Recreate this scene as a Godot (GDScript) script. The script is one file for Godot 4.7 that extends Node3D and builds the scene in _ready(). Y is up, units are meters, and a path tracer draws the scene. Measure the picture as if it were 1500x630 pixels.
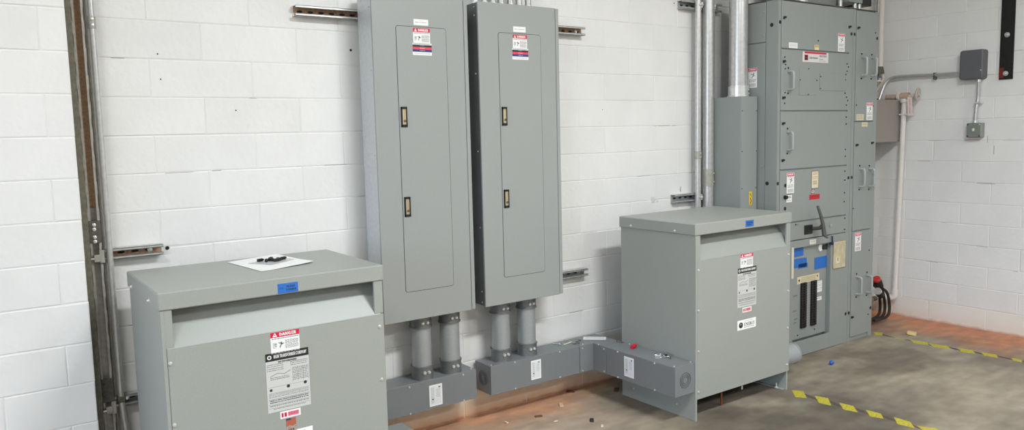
extends Node3D
# Electrical room corner: two transformers, two panelboards, switchgear, wireways and conduits on painted block walls.
# Units are metres; the photograph is widened by 4/3, so heights are built in its proportions.

var rng := RandomNumberGenerator.new()
var cache := {}
var used := {}
var mats := {}
var BY := 0.15199      # block course height
var BX := 0.4064       # block length

# ------------------------------------------------------------------ naming and tagging
func numbered(n: String) -> String:
	var k = used.get(n, 0)
	used[n] = k + 1
	return n if k == 0 else "%s_%03d" % [n, k]

func tag(o: Node3D, label: String, category: String, group := "") -> Node3D:
	o.set_meta("label", label)
	o.set_meta("category", category)
	if group != "":
		o.set_meta("group", group)
	return o

func thing(called: String, label: String, category: String, at := Vector3.ZERO, turn := 0.0, group := "") -> Node3D:
	var o := Node3D.new()
	o.name = numbered(called)
	add_child(o)
	o.position = at
	o.rotation.y = turn
	tag(o, label, category, group)
	return o

func put(called: String, mesh: Mesh, m: Material, parent: Node = null, at := Vector3.ZERO, rot := Vector3.ZERO) -> MeshInstance3D:
	var o := MeshInstance3D.new()
	o.mesh = mesh
	o.material_override = m
	o.position = at
	o.rotation = rot
	if parent == null:
		o.name = numbered(called)
		add_child(o)
	else:
		o.name = called
		parent.add_child(o, true)
	return o

func struct(called: String, mesh: Mesh, m: Material, at := Vector3.ZERO) -> MeshInstance3D:
	var o := put(called, mesh, m, null, at)
	o.set_meta("kind", "structure")
	return o

# ------------------------------------------------------------------ materials
func grain(freq: float, lo: float, hi: float, sd: int, size := 256, octaves := 4) -> ImageTexture:
	var key := "g%f_%f_%f_%d" % [freq, lo, hi, sd]
	if cache.has(key):
		return cache[key]
	var n := FastNoiseLite.new()
	n.seed = sd
	n.noise_type = FastNoiseLite.TYPE_SIMPLEX_SMOOTH
	n.frequency = freq
	n.fractal_octaves = octaves
	var im := n.get_seamless_image(size, size)
	im.convert(Image.FORMAT_RGB8)
	for y in size:
		for x in size:
			var v := lerpf(lo, hi, im.get_pixel(x, y).r)
			im.set_pixel(x, y, Color(v, v, v))
	var t := ImageTexture.create_from_image(im)
	cache[key] = t
	return t

func mat(c: Color, rough := 0.5, metal := 0.0, tex: Texture2D = null, scale := 1.0, bump: Texture2D = null, bump_cm := 0.05) -> StandardMaterial3D:
	var key := "%s|%f|%f|%s|%f|%s|%f" % [c, rough, metal, tex, scale, bump, bump_cm]
	if mats.has(key):
		return mats[key]
	var m := StandardMaterial3D.new()
	m.albedo_color = c
	m.roughness = rough
	m.metallic = metal
	if tex:
		m.albedo_texture = tex
	if bump:
		m.heightmap_enabled = true
		m.heightmap_texture = bump
		m.heightmap_scale = bump_cm
	if tex or bump:
		m.uv1_triplanar = true
		m.uv1_world_triplanar = true
		m.uv1_scale = Vector3.ONE * scale
	mats[key] = m
	return m

func c8(r: int, g: int, b: int) -> Color:
	return Color8(r, g, b)

func paint(c: Color, rough := 0.42) -> StandardMaterial3D:   # sprayed enamel on sheet steel
	return mat(c, rough, 0.0, grain(0.12, 0.965, 1.0, 11), 4.0)

var wall_m := []
var joint_m: StandardMaterial3D
var steel: StandardMaterial3D
var galv: StandardMaterial3D
var galv_box: StandardMaterial3D
var zinc: StandardMaterial3D
var dark_steel: StandardMaterial3D
var dull_steel: StandardMaterial3D
var black: StandardMaterial3D
var rubber: StandardMaterial3D
var white: StandardMaterial3D
var blue_tape: StandardMaterial3D
var grey_xf: StandardMaterial3D
var grey_panel: StandardMaterial3D
var grey_way: StandardMaterial3D
var grey_gear: StandardMaterial3D
var pipe_white: StandardMaterial3D
var inside_m: StandardMaterial3D
var rust: StandardMaterial3D

func make_materials() -> void:
	var bump := grain(0.06, 0.0, 1.0, 3, 512, 5)
	for v in [1.0, 0.994, 1.0, 0.988]:
		wall_m.append(mat(Color(0.905 * v, 0.9 * v, 0.89 * v), 0.55, 0.0, grain(0.012, 0.975, 1.0, 7), 0.9, bump, 0.09))
	joint_m = mat(Color(0.89, 0.884, 0.872), 0.65, 0.0, grain(0.012, 0.96, 1.0, 7), 0.9, bump, 0.12)
	steel = mat(c8(208, 208, 205), 0.3, 0.55, grain(0.03, 0.9, 1.0, 21), 4.0)
	galv = mat(c8(176, 180, 181), 0.38, 0.4, grain(0.06, 0.93, 1.0, 23), 5.0)
	galv_box = mat(c8(205, 209, 210), 0.42, 0.25, grain(0.05, 0.93, 1.0, 24), 3.0)
	zinc = mat(c8(226, 226, 223), 0.28, 0.6)
	dark_steel = mat(c8(104, 100, 88), 0.6, 0.2, grain(0.03, 0.78, 1.0, 25), 5.0)
	dull_steel = mat(c8(182, 179, 169), 0.42, 0.35, grain(0.03, 0.86, 1.0, 27), 4.0)
	black = mat(c8(22, 22, 24), 0.5)
	rubber = mat(c8(38, 33, 29), 0.6)
	white = mat(c8(240, 240, 238), 0.5)
	blue_tape = mat(c8(42, 116, 204), 0.6, 0.0, grain(0.05, 0.85, 1.0, 31), 9.0)
	grey_xf = paint(c8(158, 161, 155))
	grey_panel = paint(c8(157, 160, 157), 0.4)
	grey_way = paint(c8(124, 127, 129), 0.45)
	grey_gear = paint(c8(146, 151, 148), 0.45)
	pipe_white = mat(c8(228, 223, 216), 0.4, 0.0, grain(0.03, 0.96, 1.0, 33), 4.0)
	inside_m = mat(c8(40, 41, 42), 0.8)
	rust = mat(c8(200, 160, 126), 0.7, 0.05, grain(0.04, 0.75, 1.0, 35), 6.0)

# ------------------------------------------------------------------ shapes
func begin() -> SurfaceTool:
	var st := SurfaceTool.new()
	st.begin(Mesh.PRIMITIVE_TRIANGLES)
	return st

func tri(st: SurfaceTool, a: Vector3, b: Vector3, c: Vector3, out: Vector3) -> void:
	var n := (c - a).cross(b - a)
	if n.dot(out) < 0:
		var t := b
		b = c
		c = t
		n = -n
	if n.length_squared() < 1e-18:
		return
	n = n.normalized()
	for p in [a, b, c]:
		st.set_normal(n)
		st.add_vertex(p)

func quad(st: SurfaceTool, a: Vector3, b: Vector3, c: Vector3, d: Vector3, out: Vector3) -> void:
	tri(st, a, b, c, out)
	tri(st, a, c, d, out)

func add_box(st: SurfaceTool, ctr: Vector3, s: Vector3, b := 0.0015) -> void:
	var h := s * 0.5
	b = minf(b, minf(h.x, minf(h.y, h.z)) * 0.6)
	var i := h - Vector3.ONE * b
	for ax in 3:
		var u := (ax + 1) % 3
		var v := (ax + 2) % 3
		for sg in [-1.0, 1.0]:
			var pts := []
			for q in [[-1, -1], [1, -1], [1, 1], [-1, 1]]:
				var p := Vector3.ZERO
				p[ax] = sg * h[ax]
				p[u] = q[0] * i[u]
				p[v] = q[1] * i[v]
				pts.append(ctr + p)
			var o := Vector3.ZERO
			o[ax] = sg
			quad(st, pts[0], pts[1], pts[2], pts[3], o)
		for su in [-1.0, 1.0]:      # edges along ax
			for sv in [-1.0, 1.0]:
				var pts := []
				for q in [[-1, 0], [1, 0], [1, 1], [-1, 1]]:
					var p := Vector3.ZERO
					p[ax] = q[0] * i[ax]
					p[u] = su * (h[u] if q[1] == 0 else i[u])
					p[v] = sv * (i[v] if q[1] == 0 else h[v])
					pts.append(ctr + p)
				var o := Vector3.ZERO
				o[u] = su
				o[v] = sv
				quad(st, pts[0], pts[1], pts[2], pts[3], o)
	for sx in [-1.0, 1.0]:
		for sy in [-1.0, 1.0]:
			for sz in [-1.0, 1.0]:
				var k := Vector3(sx, sy, sz)
				tri(st, ctr + k * Vector3(h.x, i.y, i.z), ctr + k * Vector3(i.x, h.y, i.z), ctr + k * Vector3(i.x, i.y, h.z), k)

func box(s: Vector3, b := 0.0015) -> Mesh:
	var key := "box%s%f" % [s, b]
	if not cache.has(key):
		var st := begin()
		add_box(st, Vector3.ZERO, s, b)
		cache[key] = st.commit()
	return cache[key]

func boxes(l: Array, b := 0.0015) -> Mesh:       # [x0,x1,y0,y1,z0,z1] each
	var st := begin()
	for r in l:
		add_box(st, Vector3(r[0] + r[1], r[2] + r[3], r[4] + r[5]) * 0.5, Vector3(r[1] - r[0], r[3] - r[2], r[5] - r[4]).abs(), b)
	return st.commit()

func span(called: String, x0: float, x1: float, y0: float, y1: float, z0: float, z1: float, m: Material, parent: Node = null, b := 0.0015) -> MeshInstance3D:
	return put(called, box(Vector3(x1 - x0, y1 - y0, z1 - z0).abs(), b), m, parent, Vector3(x0 + x1, y0 + y1, z0 + z1) * 0.5)

func ring(st: SurfaceTool, prof: Array, seg: int, xf := Transform3D.IDENTITY, squash := 1.0) -> void:   # prof: Vector2(radius, y)
	for k in prof.size() - 1:
		var a: Vector2 = prof[k]
		var b: Vector2 = prof[k + 1]
		var d := b - a
		if d.length() < 1e-7:
			continue
		var nr := Vector2(d.y, -d.x).normalized()
		for s in seg:
			var t0 := TAU * s / seg
			var t1 := TAU * (s + 1) / seg
			var e0 := Vector3(cos(t0), 0, sin(t0) * squash)
			var e1 := Vector3(cos(t1), 0, sin(t1) * squash)
			var p := [e0 * a.x + Vector3.UP * a.y, e1 * a.x + Vector3.UP * a.y, e1 * b.x + Vector3.UP * b.y, e0 * b.x + Vector3.UP * b.y]
			var n := [e0 * nr.x + Vector3.UP * nr.y, e1 * nr.x + Vector3.UP * nr.y]
			var face = (e0 + e1) * nr.x + Vector3.UP * nr.y * 2.0
			for q in [[0, 1, 2], [0, 2, 3]]:
				var pa: Vector3 = p[q[0]]
				var pb: Vector3 = p[q[1]]
				var pc: Vector3 = p[q[2]]
				var g := (pc - pa).cross(pb - pa)
				if g.length_squared() < 1e-20:
					continue
				var order = q if g.dot(face) > 0 else [q[0], q[2], q[1]]
				for i in order:
					st.set_normal((xf.basis * n[0 if i == 0 or i == 3 else 1]).normalized())
					st.add_vertex(xf * p[i])

func lathe(prof: Array, seg := 20) -> Mesh:
	var key := "l%s%d" % [prof, seg]
	if not cache.has(key):
		var st := begin()
		ring(st, prof, seg)
		cache[key] = st.commit()
	return cache[key]

func cyl(r: float, h: float, seg := 20, b := 0.001) -> Mesh:   # base at y=0
	return lathe([Vector2(0, 0), Vector2(r - b, 0), Vector2(r, b), Vector2(r, h - b), Vector2(r - b, h), Vector2(0, h)], seg)

func fillet(pts: Array, r: float, n := 8) -> Array:
	var out := [pts[0]]
	for i in range(1, pts.size() - 1):
		var a: Vector3 = pts[i - 1]
		var p: Vector3 = pts[i]
		var b: Vector3 = pts[i + 1]
		var q := minf(r, minf(a.distance_to(p), p.distance_to(b)) * 0.5)
		var s := p + (a - p).normalized() * q
		var e := p + (b - p).normalized() * q
		for k in n + 1:
			var t := float(k) / n
			out.append(s.lerp(p, t).lerp(p.lerp(e, t), t))
	out.append(pts[-1])
	return out

func add_tube(st: SurfaceTool, pts: Array, r: float, seg := 12) -> void:
	var prev_t: Vector3 = (pts[1] - pts[0]).normalized()
	var nrm := prev_t.cross(Vector3.UP if absf(prev_t.y) < 0.9 else Vector3.RIGHT).normalized()
	var rings := []
	for i in pts.size():
		var t: Vector3 = prev_t
		if i > 0 and i < pts.size() - 1:
			t = ((pts[i + 1] - pts[i]).normalized() + (pts[i] - pts[i - 1]).normalized()).normalized()
		elif i == pts.size() - 1:
			t = (pts[i] - pts[i - 1]).normalized()
		nrm = (nrm - t * nrm.dot(t)).normalized()
		var bn := t.cross(nrm)
		var rg := []
		for s in seg:
			var a := TAU * s / seg
			rg.append(nrm * cos(a) + bn * sin(a))
		rings.append(rg)
		prev_t = t
	for i in pts.size() - 1:
		for s in seg:
			var s2 := (s + 1) % seg
			var q := [[i, s], [i, s2], [i + 1, s2], [i + 1, s]]
			for f in [[0, 1, 2], [0, 2, 3]]:
				var P := []
				var N := []
				for j in f:
					N.append(rings[q[j][0]][q[j][1]])
					P.append(pts[q[j][0]] + N[-1] * r)
				var g: Vector3 = (P[2] - P[0]).cross(P[1] - P[0])
				var od = [0, 1, 2] if g.dot(N[0] + N[1] + N[2]) > 0 else [0, 2, 1]
				for j in od:
					st.set_normal(N[j])
					st.add_vertex(P[j])
	for e in [0, pts.size() - 1]:
		var o: Vector3 = (pts[0] - pts[1]) if e == 0 else (pts[-1] - pts[-2])
		for s in seg:
			tri(st, pts[e], pts[e] + rings[e][s] * r, pts[e] + rings[e][(s + 1) % seg] * r, o)

func tube(pts: Array, r: float, seg := 12) -> Mesh:
	var st := begin()
	add_tube(st, pts, r, seg)
	return st.commit()

func slab(poly: Array, t := 0.0008) -> Mesh:   # flat convex outline in x,z lying on y=0, given thickness
	var st := begin()
	var c := Vector3.ZERO
	for p in poly:
		c += Vector3(p.x, 0, p.y) / poly.size()
	for i in poly.size():
		var a := Vector3(poly[i].x, 0, poly[i].y)
		var b2: Vector2 = poly[(i + 1) % poly.size()]
		var b := Vector3(b2.x, 0, b2.y)
		var up := Vector3.UP * t
		tri(st, c + up, a + up, b + up, Vector3.UP)
		quad(st, a, b, b + up, a + up, (a + b) * 0.5 - c)
	return st.commit()

var FACE := {"z": Vector3.ZERO, "x": Vector3(0, -PI / 2, 0), "y": Vector3(-PI / 2, 0, 0), "e": Vector3(0, PI / 2, 0)}

func plate(w: float, h: float, t := 0.0012) -> Mesh:    # thin plate facing +z, back at z=0, picture on its front
	var key := "plate%f_%f_%f" % [w, h, t]
	if not cache.has(key):
		var st := begin()
		var c := [Vector3(-w / 2, -h / 2, t), Vector3(-w / 2, h / 2, t), Vector3(w / 2, h / 2, t), Vector3(w / 2, -h / 2, t)]
		var uv := [Vector2(0, 1), Vector2(0, 0), Vector2(1, 0), Vector2(1, 1)]
		for i in [0, 1, 2, 0, 2, 3]:
			st.set_normal(Vector3.BACK)
			st.set_uv(uv[i])
			st.add_vertex(c[i])
		for i in 4:
			var a: Vector3 = c[i]
			var b: Vector3 = c[(i + 1) % 4]
			st.set_uv(Vector2(0.01, 0.99))
			quad(st, a, b, b - Vector3(0, 0, t), a - Vector3(0, 0, t), (a + b) * Vector3(1, 1, 0))
		cache[key] = st.commit()
	return cache[key]

func sticker(called: String, parent: Node, at: Vector3, w: float, h: float, m: Material, face := "z", t := 0.0012) -> MeshInstance3D:
	return put(called, plate(w, h, t), m, parent, at, FACE[face])

func letters(parent: Node, text: String, at: Vector3, w: float, h: float, c: Color, serif := false, bold := true) -> void:   # flat print on a sticker, fitted to w x h
	var key := "t" + text + str(serif) + str(bold)
	if not cache.has(key):
		var f := SystemFont.new()
		f.font_names = PackedStringArray(["Droid Serif" if serif else "Droid Sans"])
		f.font_weight = 700 if bold else 400
		var tm := TextMesh.new()
		tm.font = f
		tm.text = text
		tm.font_size = 24
		tm.pixel_size = 0.01
		tm.depth = 0.02
		tm.curve_step = 4.0
		cache[key] = tm
	var m: TextMesh = cache[key]
	var ab := m.get_aabb()
	var o := put("lettering", m, mat(c, 0.6), parent)
	var k := Vector3(w / maxf(ab.size.x, 0.001), h / maxf(ab.size.y, 0.001), 0.01)
	o.scale = k
	var ce := ab.get_center()
	o.position = at - Vector3(ce.x * k.x, ce.y * k.y, 0)

func art(key: String, w: int, h: int, bg: Color, ops: Array) -> StandardMaterial3D:
	if mats.has(key):
		return mats[key]
	var im := Image.create(w, h, false, Image.FORMAT_RGB8)
	im.fill(bg)
	var r := RandomNumberGenerator.new()
	r.seed = hash(key)
	for o in ops:
		if o[0] == "r":
			im.fill_rect(Rect2i(o[1], o[2], o[3], o[4]), o[5])
		elif o[0] == "t":       # rows of small print: x y w h rows colour
			var step: float = float(o[4]) / o[5]
			for k in o[5]:
				var x: int = o[1]
				while x < o[1] + o[3] - 1:
					var l := mini(r.randi_range(2, 7), o[1] + o[3] - x)
					im.fill_rect(Rect2i(x, int(o[2] + k * step), l, maxi(1, int(step * 0.5))), o[6])
					x += l + r.randi_range(1, 2)
		elif o[0] == "l":       # line
			for k in 64:
				var t := k / 63.0
				im.fill_rect(Rect2i(int(lerpf(o[1], o[3], t)), int(lerpf(o[2], o[4], t)), o[5], o[5]), o[6])
		elif o[0] == "o":       # disc
			for yy in range(-o[3], o[3] + 1):
				for xx in range(-o[3], o[3] + 1):
					if xx * xx + yy * yy <= o[3] * o[3]:
						im.set_pixel(clampi(o[1] + xx, 0, w - 1), clampi(o[2] + yy, 0, h - 1), o[4])
	var m := StandardMaterial3D.new()
	m.albedo_texture = ImageTexture.create_from_image(im)
	m.roughness = 0.5
	mats[key] = m
	return m

var INK := Color8(30, 30, 32)
var PALE := Color8(236, 236, 234)
var RED := Color8(206, 24, 58)

func danger_art(kind: String) -> StandardMaterial3D:
	var g := Color8(120, 118, 116)
	if kind == "wide":
		return art("danger_wide", 96, 80, PALE, [["r", 0, 0, 96, 20, RED], ["l", 14, 3, 8, 16, 2, PALE], ["l", 14, 3, 20, 16, 2, PALE], ["r", 9, 12, 11, 5, PALE],
			["t", 4, 24, 88, 4, 1, INK], ["r", 7, 40, 12, 1, g], ["r", 7, 58, 12, 1, g], ["r", 7, 40, 1, 18, g], ["t", 10, 43, 10, 14, 3, INK], ["l", 25, 40, 33, 44, 2, INK], ["l", 36, 42, 29, 58, 2, INK], ["l", 33, 48, 42, 44, 2, INK], ["o", 34, 40, 2, INK], ["t", 48, 34, 44, 34, 8, g]])
	return art("danger_tall", 48, 112, PALE, [["r", 2, 2, 44, 16, RED], ["t", 5, 22, 38, 3, 1, INK], ["l", 15, 33, 28, 38, 2, INK], ["l", 30, 36, 20, 56, 2, INK], ["l", 25, 46, 35, 42, 2, INK], ["o", 30, 32, 3, INK], ["t", 6, 64, 36, 18, 4, g], ["t", 6, 88, 36, 20, 5, g]])

func danger(parent: Node, at: Vector3, w: float, h: float, kind: String, face := "z") -> void:
	var s := sticker("danger_label", parent, at, w, h, danger_art(kind), face)
	s.set_meta("label", "white danger label with red header")
	if kind == "wide":
		letters(s, "DANGER", Vector3(w * 0.1, h * 0.375, 0.0013), w * 0.58, h * 0.14, Color.WHITE)
	else:
		letters(s, "DANGER", Vector3(0, h * 0.42, 0.0013), w * 0.74, h * 0.07, Color.WHITE)

func screw(parent: Node, at: Vector3, face := "z", r := 0.0055, m: Material = null) -> void:
	var mesh := lathe([Vector2(0, 0), Vector2(r, 0), Vector2(r, r * 0.25), Vector2(r * 0.72, r * 0.35), Vector2(r * 0.6, r * 0.95), Vector2(0, r * 1.05)], 8)
	var rot := {"z": Vector3(PI / 2, 0, 0), "x": Vector3(0, 0, PI / 2), "y": Vector3.ZERO, "e": Vector3(0, 0, -PI / 2)}
	put("screw", mesh, m if m else zinc, parent, at, rot[face])

# ------------------------------------------------------------------ setting
func block_mesh(w: float, h: float, v: int) -> Mesh:
	var key := "blk%.3f_%.3f_%d" % [w, h, v]
	if cache.has(key):
		return cache[key]
	var r := RandomNumberGenerator.new()
	r.seed = 100 + v
	var gx := w / 2 - r.randf_range(0.0005, 0.0018)
	var gy := h / 2 - r.randf_range(0.0004, 0.0014)
	var st := begin()
	var f := []
	var e := []
	var bk := []
	for q in [[-1, -1], [1, -1], [1, 1], [-1, 1]]:
		var c := r.randf_range(0.002, 0.006)
		f.append(Vector3(q[0] * (gx - c), q[1] * (gy - c), r.randf_range(-0.0005, 0.0005)))
		e.append(Vector3(q[0] * gx, q[1] * gy, -0.0018))
		bk.append(Vector3(q[0] * gx, q[1] * gy, -0.02))
	quad(st, f[0], f[1], f[2], f[3], Vector3.BACK)
	for i in 4:
		var j := (i + 1) % 4
		quad(st, f[i], f[j], e[j], e[i], (f[i] + f[j]) + Vector3(0, 0, 0.2))
		quad(st, e[i], e[j], bk[j], bk[i], (e[i] + e[j]) * Vector3(1, 1, 0))
	cache[key] = st.commit()
	return cache[key]

func lay_blocks(parent: Node3D, s0: float, s1: float, rows: int, joint_at: Callable, place: Callable, sd: int, low: Material = null) -> void:
	var r := RandomNumberGenerator.new()
	r.seed = sd
	for row in rows:
		var j: float = joint_at.call(row)
		var a := s0
		var k := ceili((s0 - j) / BX + 0.02)
		while a < s1 - 0.01:
			var b := minf(j + k * BX, s1)
			if b - a > 0.015:
				var m: Material = wall_m[r.randi() % wall_m.size()]
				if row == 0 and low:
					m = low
				var o := put("block", block_mesh(b - a, BY, r.randi() % 5), m, parent)
				place.call(o, (a + b) / 2, (row + 0.5) * BY, r.randf_range(-0.0006, 0.0006))
			a = b
			k += 1

func dust_and_bounce(amount: float) -> StandardMaterial3D:      # bottom course: orange floor dust, over a tan that holds shade and bounced light
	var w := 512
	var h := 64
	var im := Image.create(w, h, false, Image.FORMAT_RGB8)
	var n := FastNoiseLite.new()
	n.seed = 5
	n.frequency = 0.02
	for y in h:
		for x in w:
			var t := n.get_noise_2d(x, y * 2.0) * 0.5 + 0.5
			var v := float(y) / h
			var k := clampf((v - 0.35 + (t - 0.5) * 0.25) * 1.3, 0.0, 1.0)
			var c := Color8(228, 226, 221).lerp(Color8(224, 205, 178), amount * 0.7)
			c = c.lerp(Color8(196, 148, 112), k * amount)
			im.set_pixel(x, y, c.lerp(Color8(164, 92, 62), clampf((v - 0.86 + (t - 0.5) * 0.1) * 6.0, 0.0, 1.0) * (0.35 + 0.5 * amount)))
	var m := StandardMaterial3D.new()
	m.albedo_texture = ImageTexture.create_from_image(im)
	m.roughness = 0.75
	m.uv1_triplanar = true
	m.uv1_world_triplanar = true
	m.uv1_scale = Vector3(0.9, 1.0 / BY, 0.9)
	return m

func floor_material() -> StandardMaterial3D:
	var W := 1360
	var H := 720
	var im := Image.create(W, H, false, Image.FORMAT_RGB8)
	var a := FastNoiseLite.new()
	a.seed = 41
	a.frequency = 0.9
	a.fractal_octaves = 4
	var b := FastNoiseLite.new()
	b.seed = 42
	b.frequency = 7.0
	b.fractal_octaves = 3
	var d := FastNoiseLite.new()
	d.seed = 43
	d.frequency = 2.2
	d.fractal_octaves = 4
	for y in H:
		var z := y / 200.0
		for x in W:
			var X := x / 200.0 - 1.5
			var l := a.get_noise_2d(X, z * 1.6) * 0.5 + 0.5
			var f := b.get_noise_2d(X, z)
			var e := d.get_noise_2d(X * 0.8, z)
			var c := Color(0.62, 0.575, 0.50).lerp(Color(0.49, 0.45, 0.40), clampf((l - 0.38) * 2.4, 0.0, 1.0))
			c = c.lerp(Color(0.64, 0.60, 0.53), clampf(e * 0.9, 0.0, 0.5))
			var g := 1.0 + f * 0.07
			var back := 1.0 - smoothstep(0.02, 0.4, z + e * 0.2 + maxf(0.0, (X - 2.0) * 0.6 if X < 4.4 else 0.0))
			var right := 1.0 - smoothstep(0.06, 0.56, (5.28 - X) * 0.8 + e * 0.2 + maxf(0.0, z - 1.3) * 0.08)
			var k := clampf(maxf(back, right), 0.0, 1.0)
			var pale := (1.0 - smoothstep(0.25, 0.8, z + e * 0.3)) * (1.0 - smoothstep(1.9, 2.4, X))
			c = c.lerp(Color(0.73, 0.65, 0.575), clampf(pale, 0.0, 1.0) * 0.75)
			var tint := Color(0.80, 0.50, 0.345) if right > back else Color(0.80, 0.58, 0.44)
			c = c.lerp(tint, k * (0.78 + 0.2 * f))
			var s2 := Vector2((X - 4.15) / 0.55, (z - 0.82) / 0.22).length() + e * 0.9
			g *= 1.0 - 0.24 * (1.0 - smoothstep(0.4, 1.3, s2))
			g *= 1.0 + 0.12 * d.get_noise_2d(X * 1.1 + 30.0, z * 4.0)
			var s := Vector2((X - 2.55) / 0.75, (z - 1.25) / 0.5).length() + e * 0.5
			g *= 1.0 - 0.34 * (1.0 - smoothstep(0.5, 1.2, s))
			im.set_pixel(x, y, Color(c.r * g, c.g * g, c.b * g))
	var m := StandardMaterial3D.new()
	m.albedo_texture = ImageTexture.create_from_image(im)
	m.roughness = 0.62
	m.texture_repeat = false
	return m

func floor_mesh(x0: float, x1: float, z0: float, z1: float) -> Mesh:
	var st := begin()
	var p := [Vector3(x0, 0, z0), Vector3(x1, 0, z0), Vector3(x1, 0, z1), Vector3(x0, 0, z1)]
	for i in [0, 1, 2, 0, 2, 3]:
		st.set_normal(Vector3.UP)
		st.set_uv(Vector2((p[i].x + 1.5) / 6.8, p[i].z / 3.6))
		st.add_vertex(p[i])
	add_box(st, Vector3((x0 + x1) / 2, -0.07, (z0 + z1) / 2), Vector3(x1 - x0, 0.135, z1 - z0), 0.0)
	return st.commit()

func lamp(at: Vector3, sx: float, sz: float, energy: float, label: String) -> void:
	var o := thing("ceiling_light", label, "light", at, 0.0, "")
	put("housing", box(Vector3(sx + 0.06, 0.06, sz + 0.06), 0.005), paint(c8(230, 230, 228)), o, Vector3(0, 0.035, 0))
	var gl := StandardMaterial3D.new()
	gl.albedo_color = Color(0.9, 0.9, 0.9)
	gl.emission_enabled = true
	gl.emission = Color(0.975, 0.992, 1.0)
	gl.emission_energy_multiplier = 3.0
	put("lamp_panel", box(Vector3(sx, 0.006, sz), 0.001), gl, o)
	var l := AreaLight3D.new()
	l.name = "lamp_light"
	l.area_size = Vector2(sx, sz)
	l.light_energy = energy
	l.light_color = Color(0.975, 0.992, 1.0)
	l.shadow_enabled = true
	l.area_range = 20.0
	o.add_child(l)
	l.position = Vector3(0, -0.012, 0)
	l.rotation.x = -PI / 2

func marks(wb: Node3D, wr: Node3D) -> void:      # hairline cracks along joints, old anchor holes, rust runs
	var r := RandomNumberGenerator.new()
	r.seed = 77
	var cm := mat(c8(138, 130, 120), 0.9)
	for i in 34:
		var w := r.randf_range(0.03, 0.16)
		var row := r.randi_range(3, 15)
		var x := r.randf_range(-0.15, 3.2)
		var c := put("crack", box(Vector3(w, r.randf_range(0.0008, 0.0018), 0.002), 0.0), cm, wb)
		c.position = Vector3(x, row * BY + r.randf_range(-0.002, 0.002), -0.0015) - wb.position
		c.rotation.z = r.randf_range(-0.008, 0.008)
	for i in 16:
		var w := r.randf_range(0.03, 0.14)
		var c := put("crack", box(Vector3(0.002, r.randf_range(0.0008, 0.0018), w), 0.0), cm, wr)
		c.position = Vector3(5.2805, r.randi_range(1, 14) * BY + r.randf_range(-0.002, 0.002), r.randf_range(0.35, 1.5)) - wr.position
	for p in [[0.867, 1.895, 0.006], [0.04, 1.745, 0.003], [0.035, 1.845, 0.003], [0.02, 1.06, 0.008], [2.73, 0.56, 0.004], [0.33, 1.62, 0.003], [2.42, 1.62, 0.003], [3.02, 2.27, 0.004]]:
		put("anchor_hole", cyl(p[2], 0.001, 10, 0.0002), black, wb, Vector3(p[0], p[1], 0.0006) - wb.position, Vector3(PI / 2, 0, 0))
	for p in [[2.823, 1.066, 0.022], [2.865, 1.055, 0.008], [3.085, 1.118, 0.02]]:
		put("chipped_paint", cyl(p[2], 0.003, 7, 0.001), mat(c8(206, 200, 192), 0.9), wb, Vector3(p[0], p[1], -0.001) - wb.position, Vector3(PI / 2, 0, p[0] * 9.0))
	var rm := mat(c8(156, 110, 84), 0.9)
	for p in [[1.372, 0.76, 0.0016, 0.11], [1.375, 0.86, 0.05, 0.002], [1.30, 0.905, 0.06, 0.002], [1.215, 0.42, 0.002, 0.09], [1.06, 0.86, 0.002, 0.12]]:
		put("rust_run", box(Vector3(0.0015, p[2], p[3]), 0.0), rm, wr, Vector3(5.2785, p[0], p[1]) - wr.position)

func setting() -> void:
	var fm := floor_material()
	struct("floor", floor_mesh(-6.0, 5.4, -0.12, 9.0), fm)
	var hall := mat(Color(0.78, 0.775, 0.76), 0.7)
	struct("ceiling", box(Vector3(11.6, 0.12, 9.3), 0.0), hall, Vector3(-0.3, 3.96, 4.45))
	# back wall: backing with recessed joints, blocks proud of it
	var wb := struct("wall_back", box(Vector3(5.9, 3.9, 0.2), 0.0), joint_m, Vector3(2.43, 1.95, -0.1022))
	var dm := dust_and_bounce(1.0)
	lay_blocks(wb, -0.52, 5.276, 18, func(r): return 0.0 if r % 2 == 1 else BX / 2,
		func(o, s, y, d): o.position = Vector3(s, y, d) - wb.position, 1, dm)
	var wr := struct("wall_right", box(Vector3(0.2, 3.9, 9.0), 0.0), joint_m, Vector3(5.3812, 1.95, 4.5))
	lay_blocks(wr, 0.004, 2.4, 18, func(r): return 0.488 if r % 2 == 0 else 0.488 + BX / 2,
		func(o, s, y, d):
			o.position = Vector3(5.279 + d, y, s) - wr.position
			o.rotation.y = -PI / 2, 2, dust_and_bounce(0.2))
	var wl := struct("wall_left", box(Vector3(1.9, 3.9, 0.176), 0.0), joint_m, Vector3(-1.25, 1.95, 0.0898))
	lay_blocks(wl, -2.2, -0.298, 18, func(r): return -0.385 if r % 2 == 0 else -0.588,
		func(o, s, y, d): o.position = Vector3(s, y, 0.18 + d) - wl.position, 3)
	marks(wb, wr)
	struct("wall_hall", boxes([[-6.1, -2.2, 0, 3.9, -0.2, 0.0]], 0.0), hall)
	struct("wall_side", boxes([[-6.2, -6.0, 0, 3.9, 0, 1.4], [-6.2, -6.0, 0, 3.9, 7.0, 9.0], [-6.2, -6.0, 3.2, 3.9, 1.4, 7.0]], 0.0), hall)   # loading door opening lets in the day
	struct("wall_rear", boxes([[-6.2, 5.5, 0, 3.9, 9.0, 9.2]], 0.0), hall)

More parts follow.
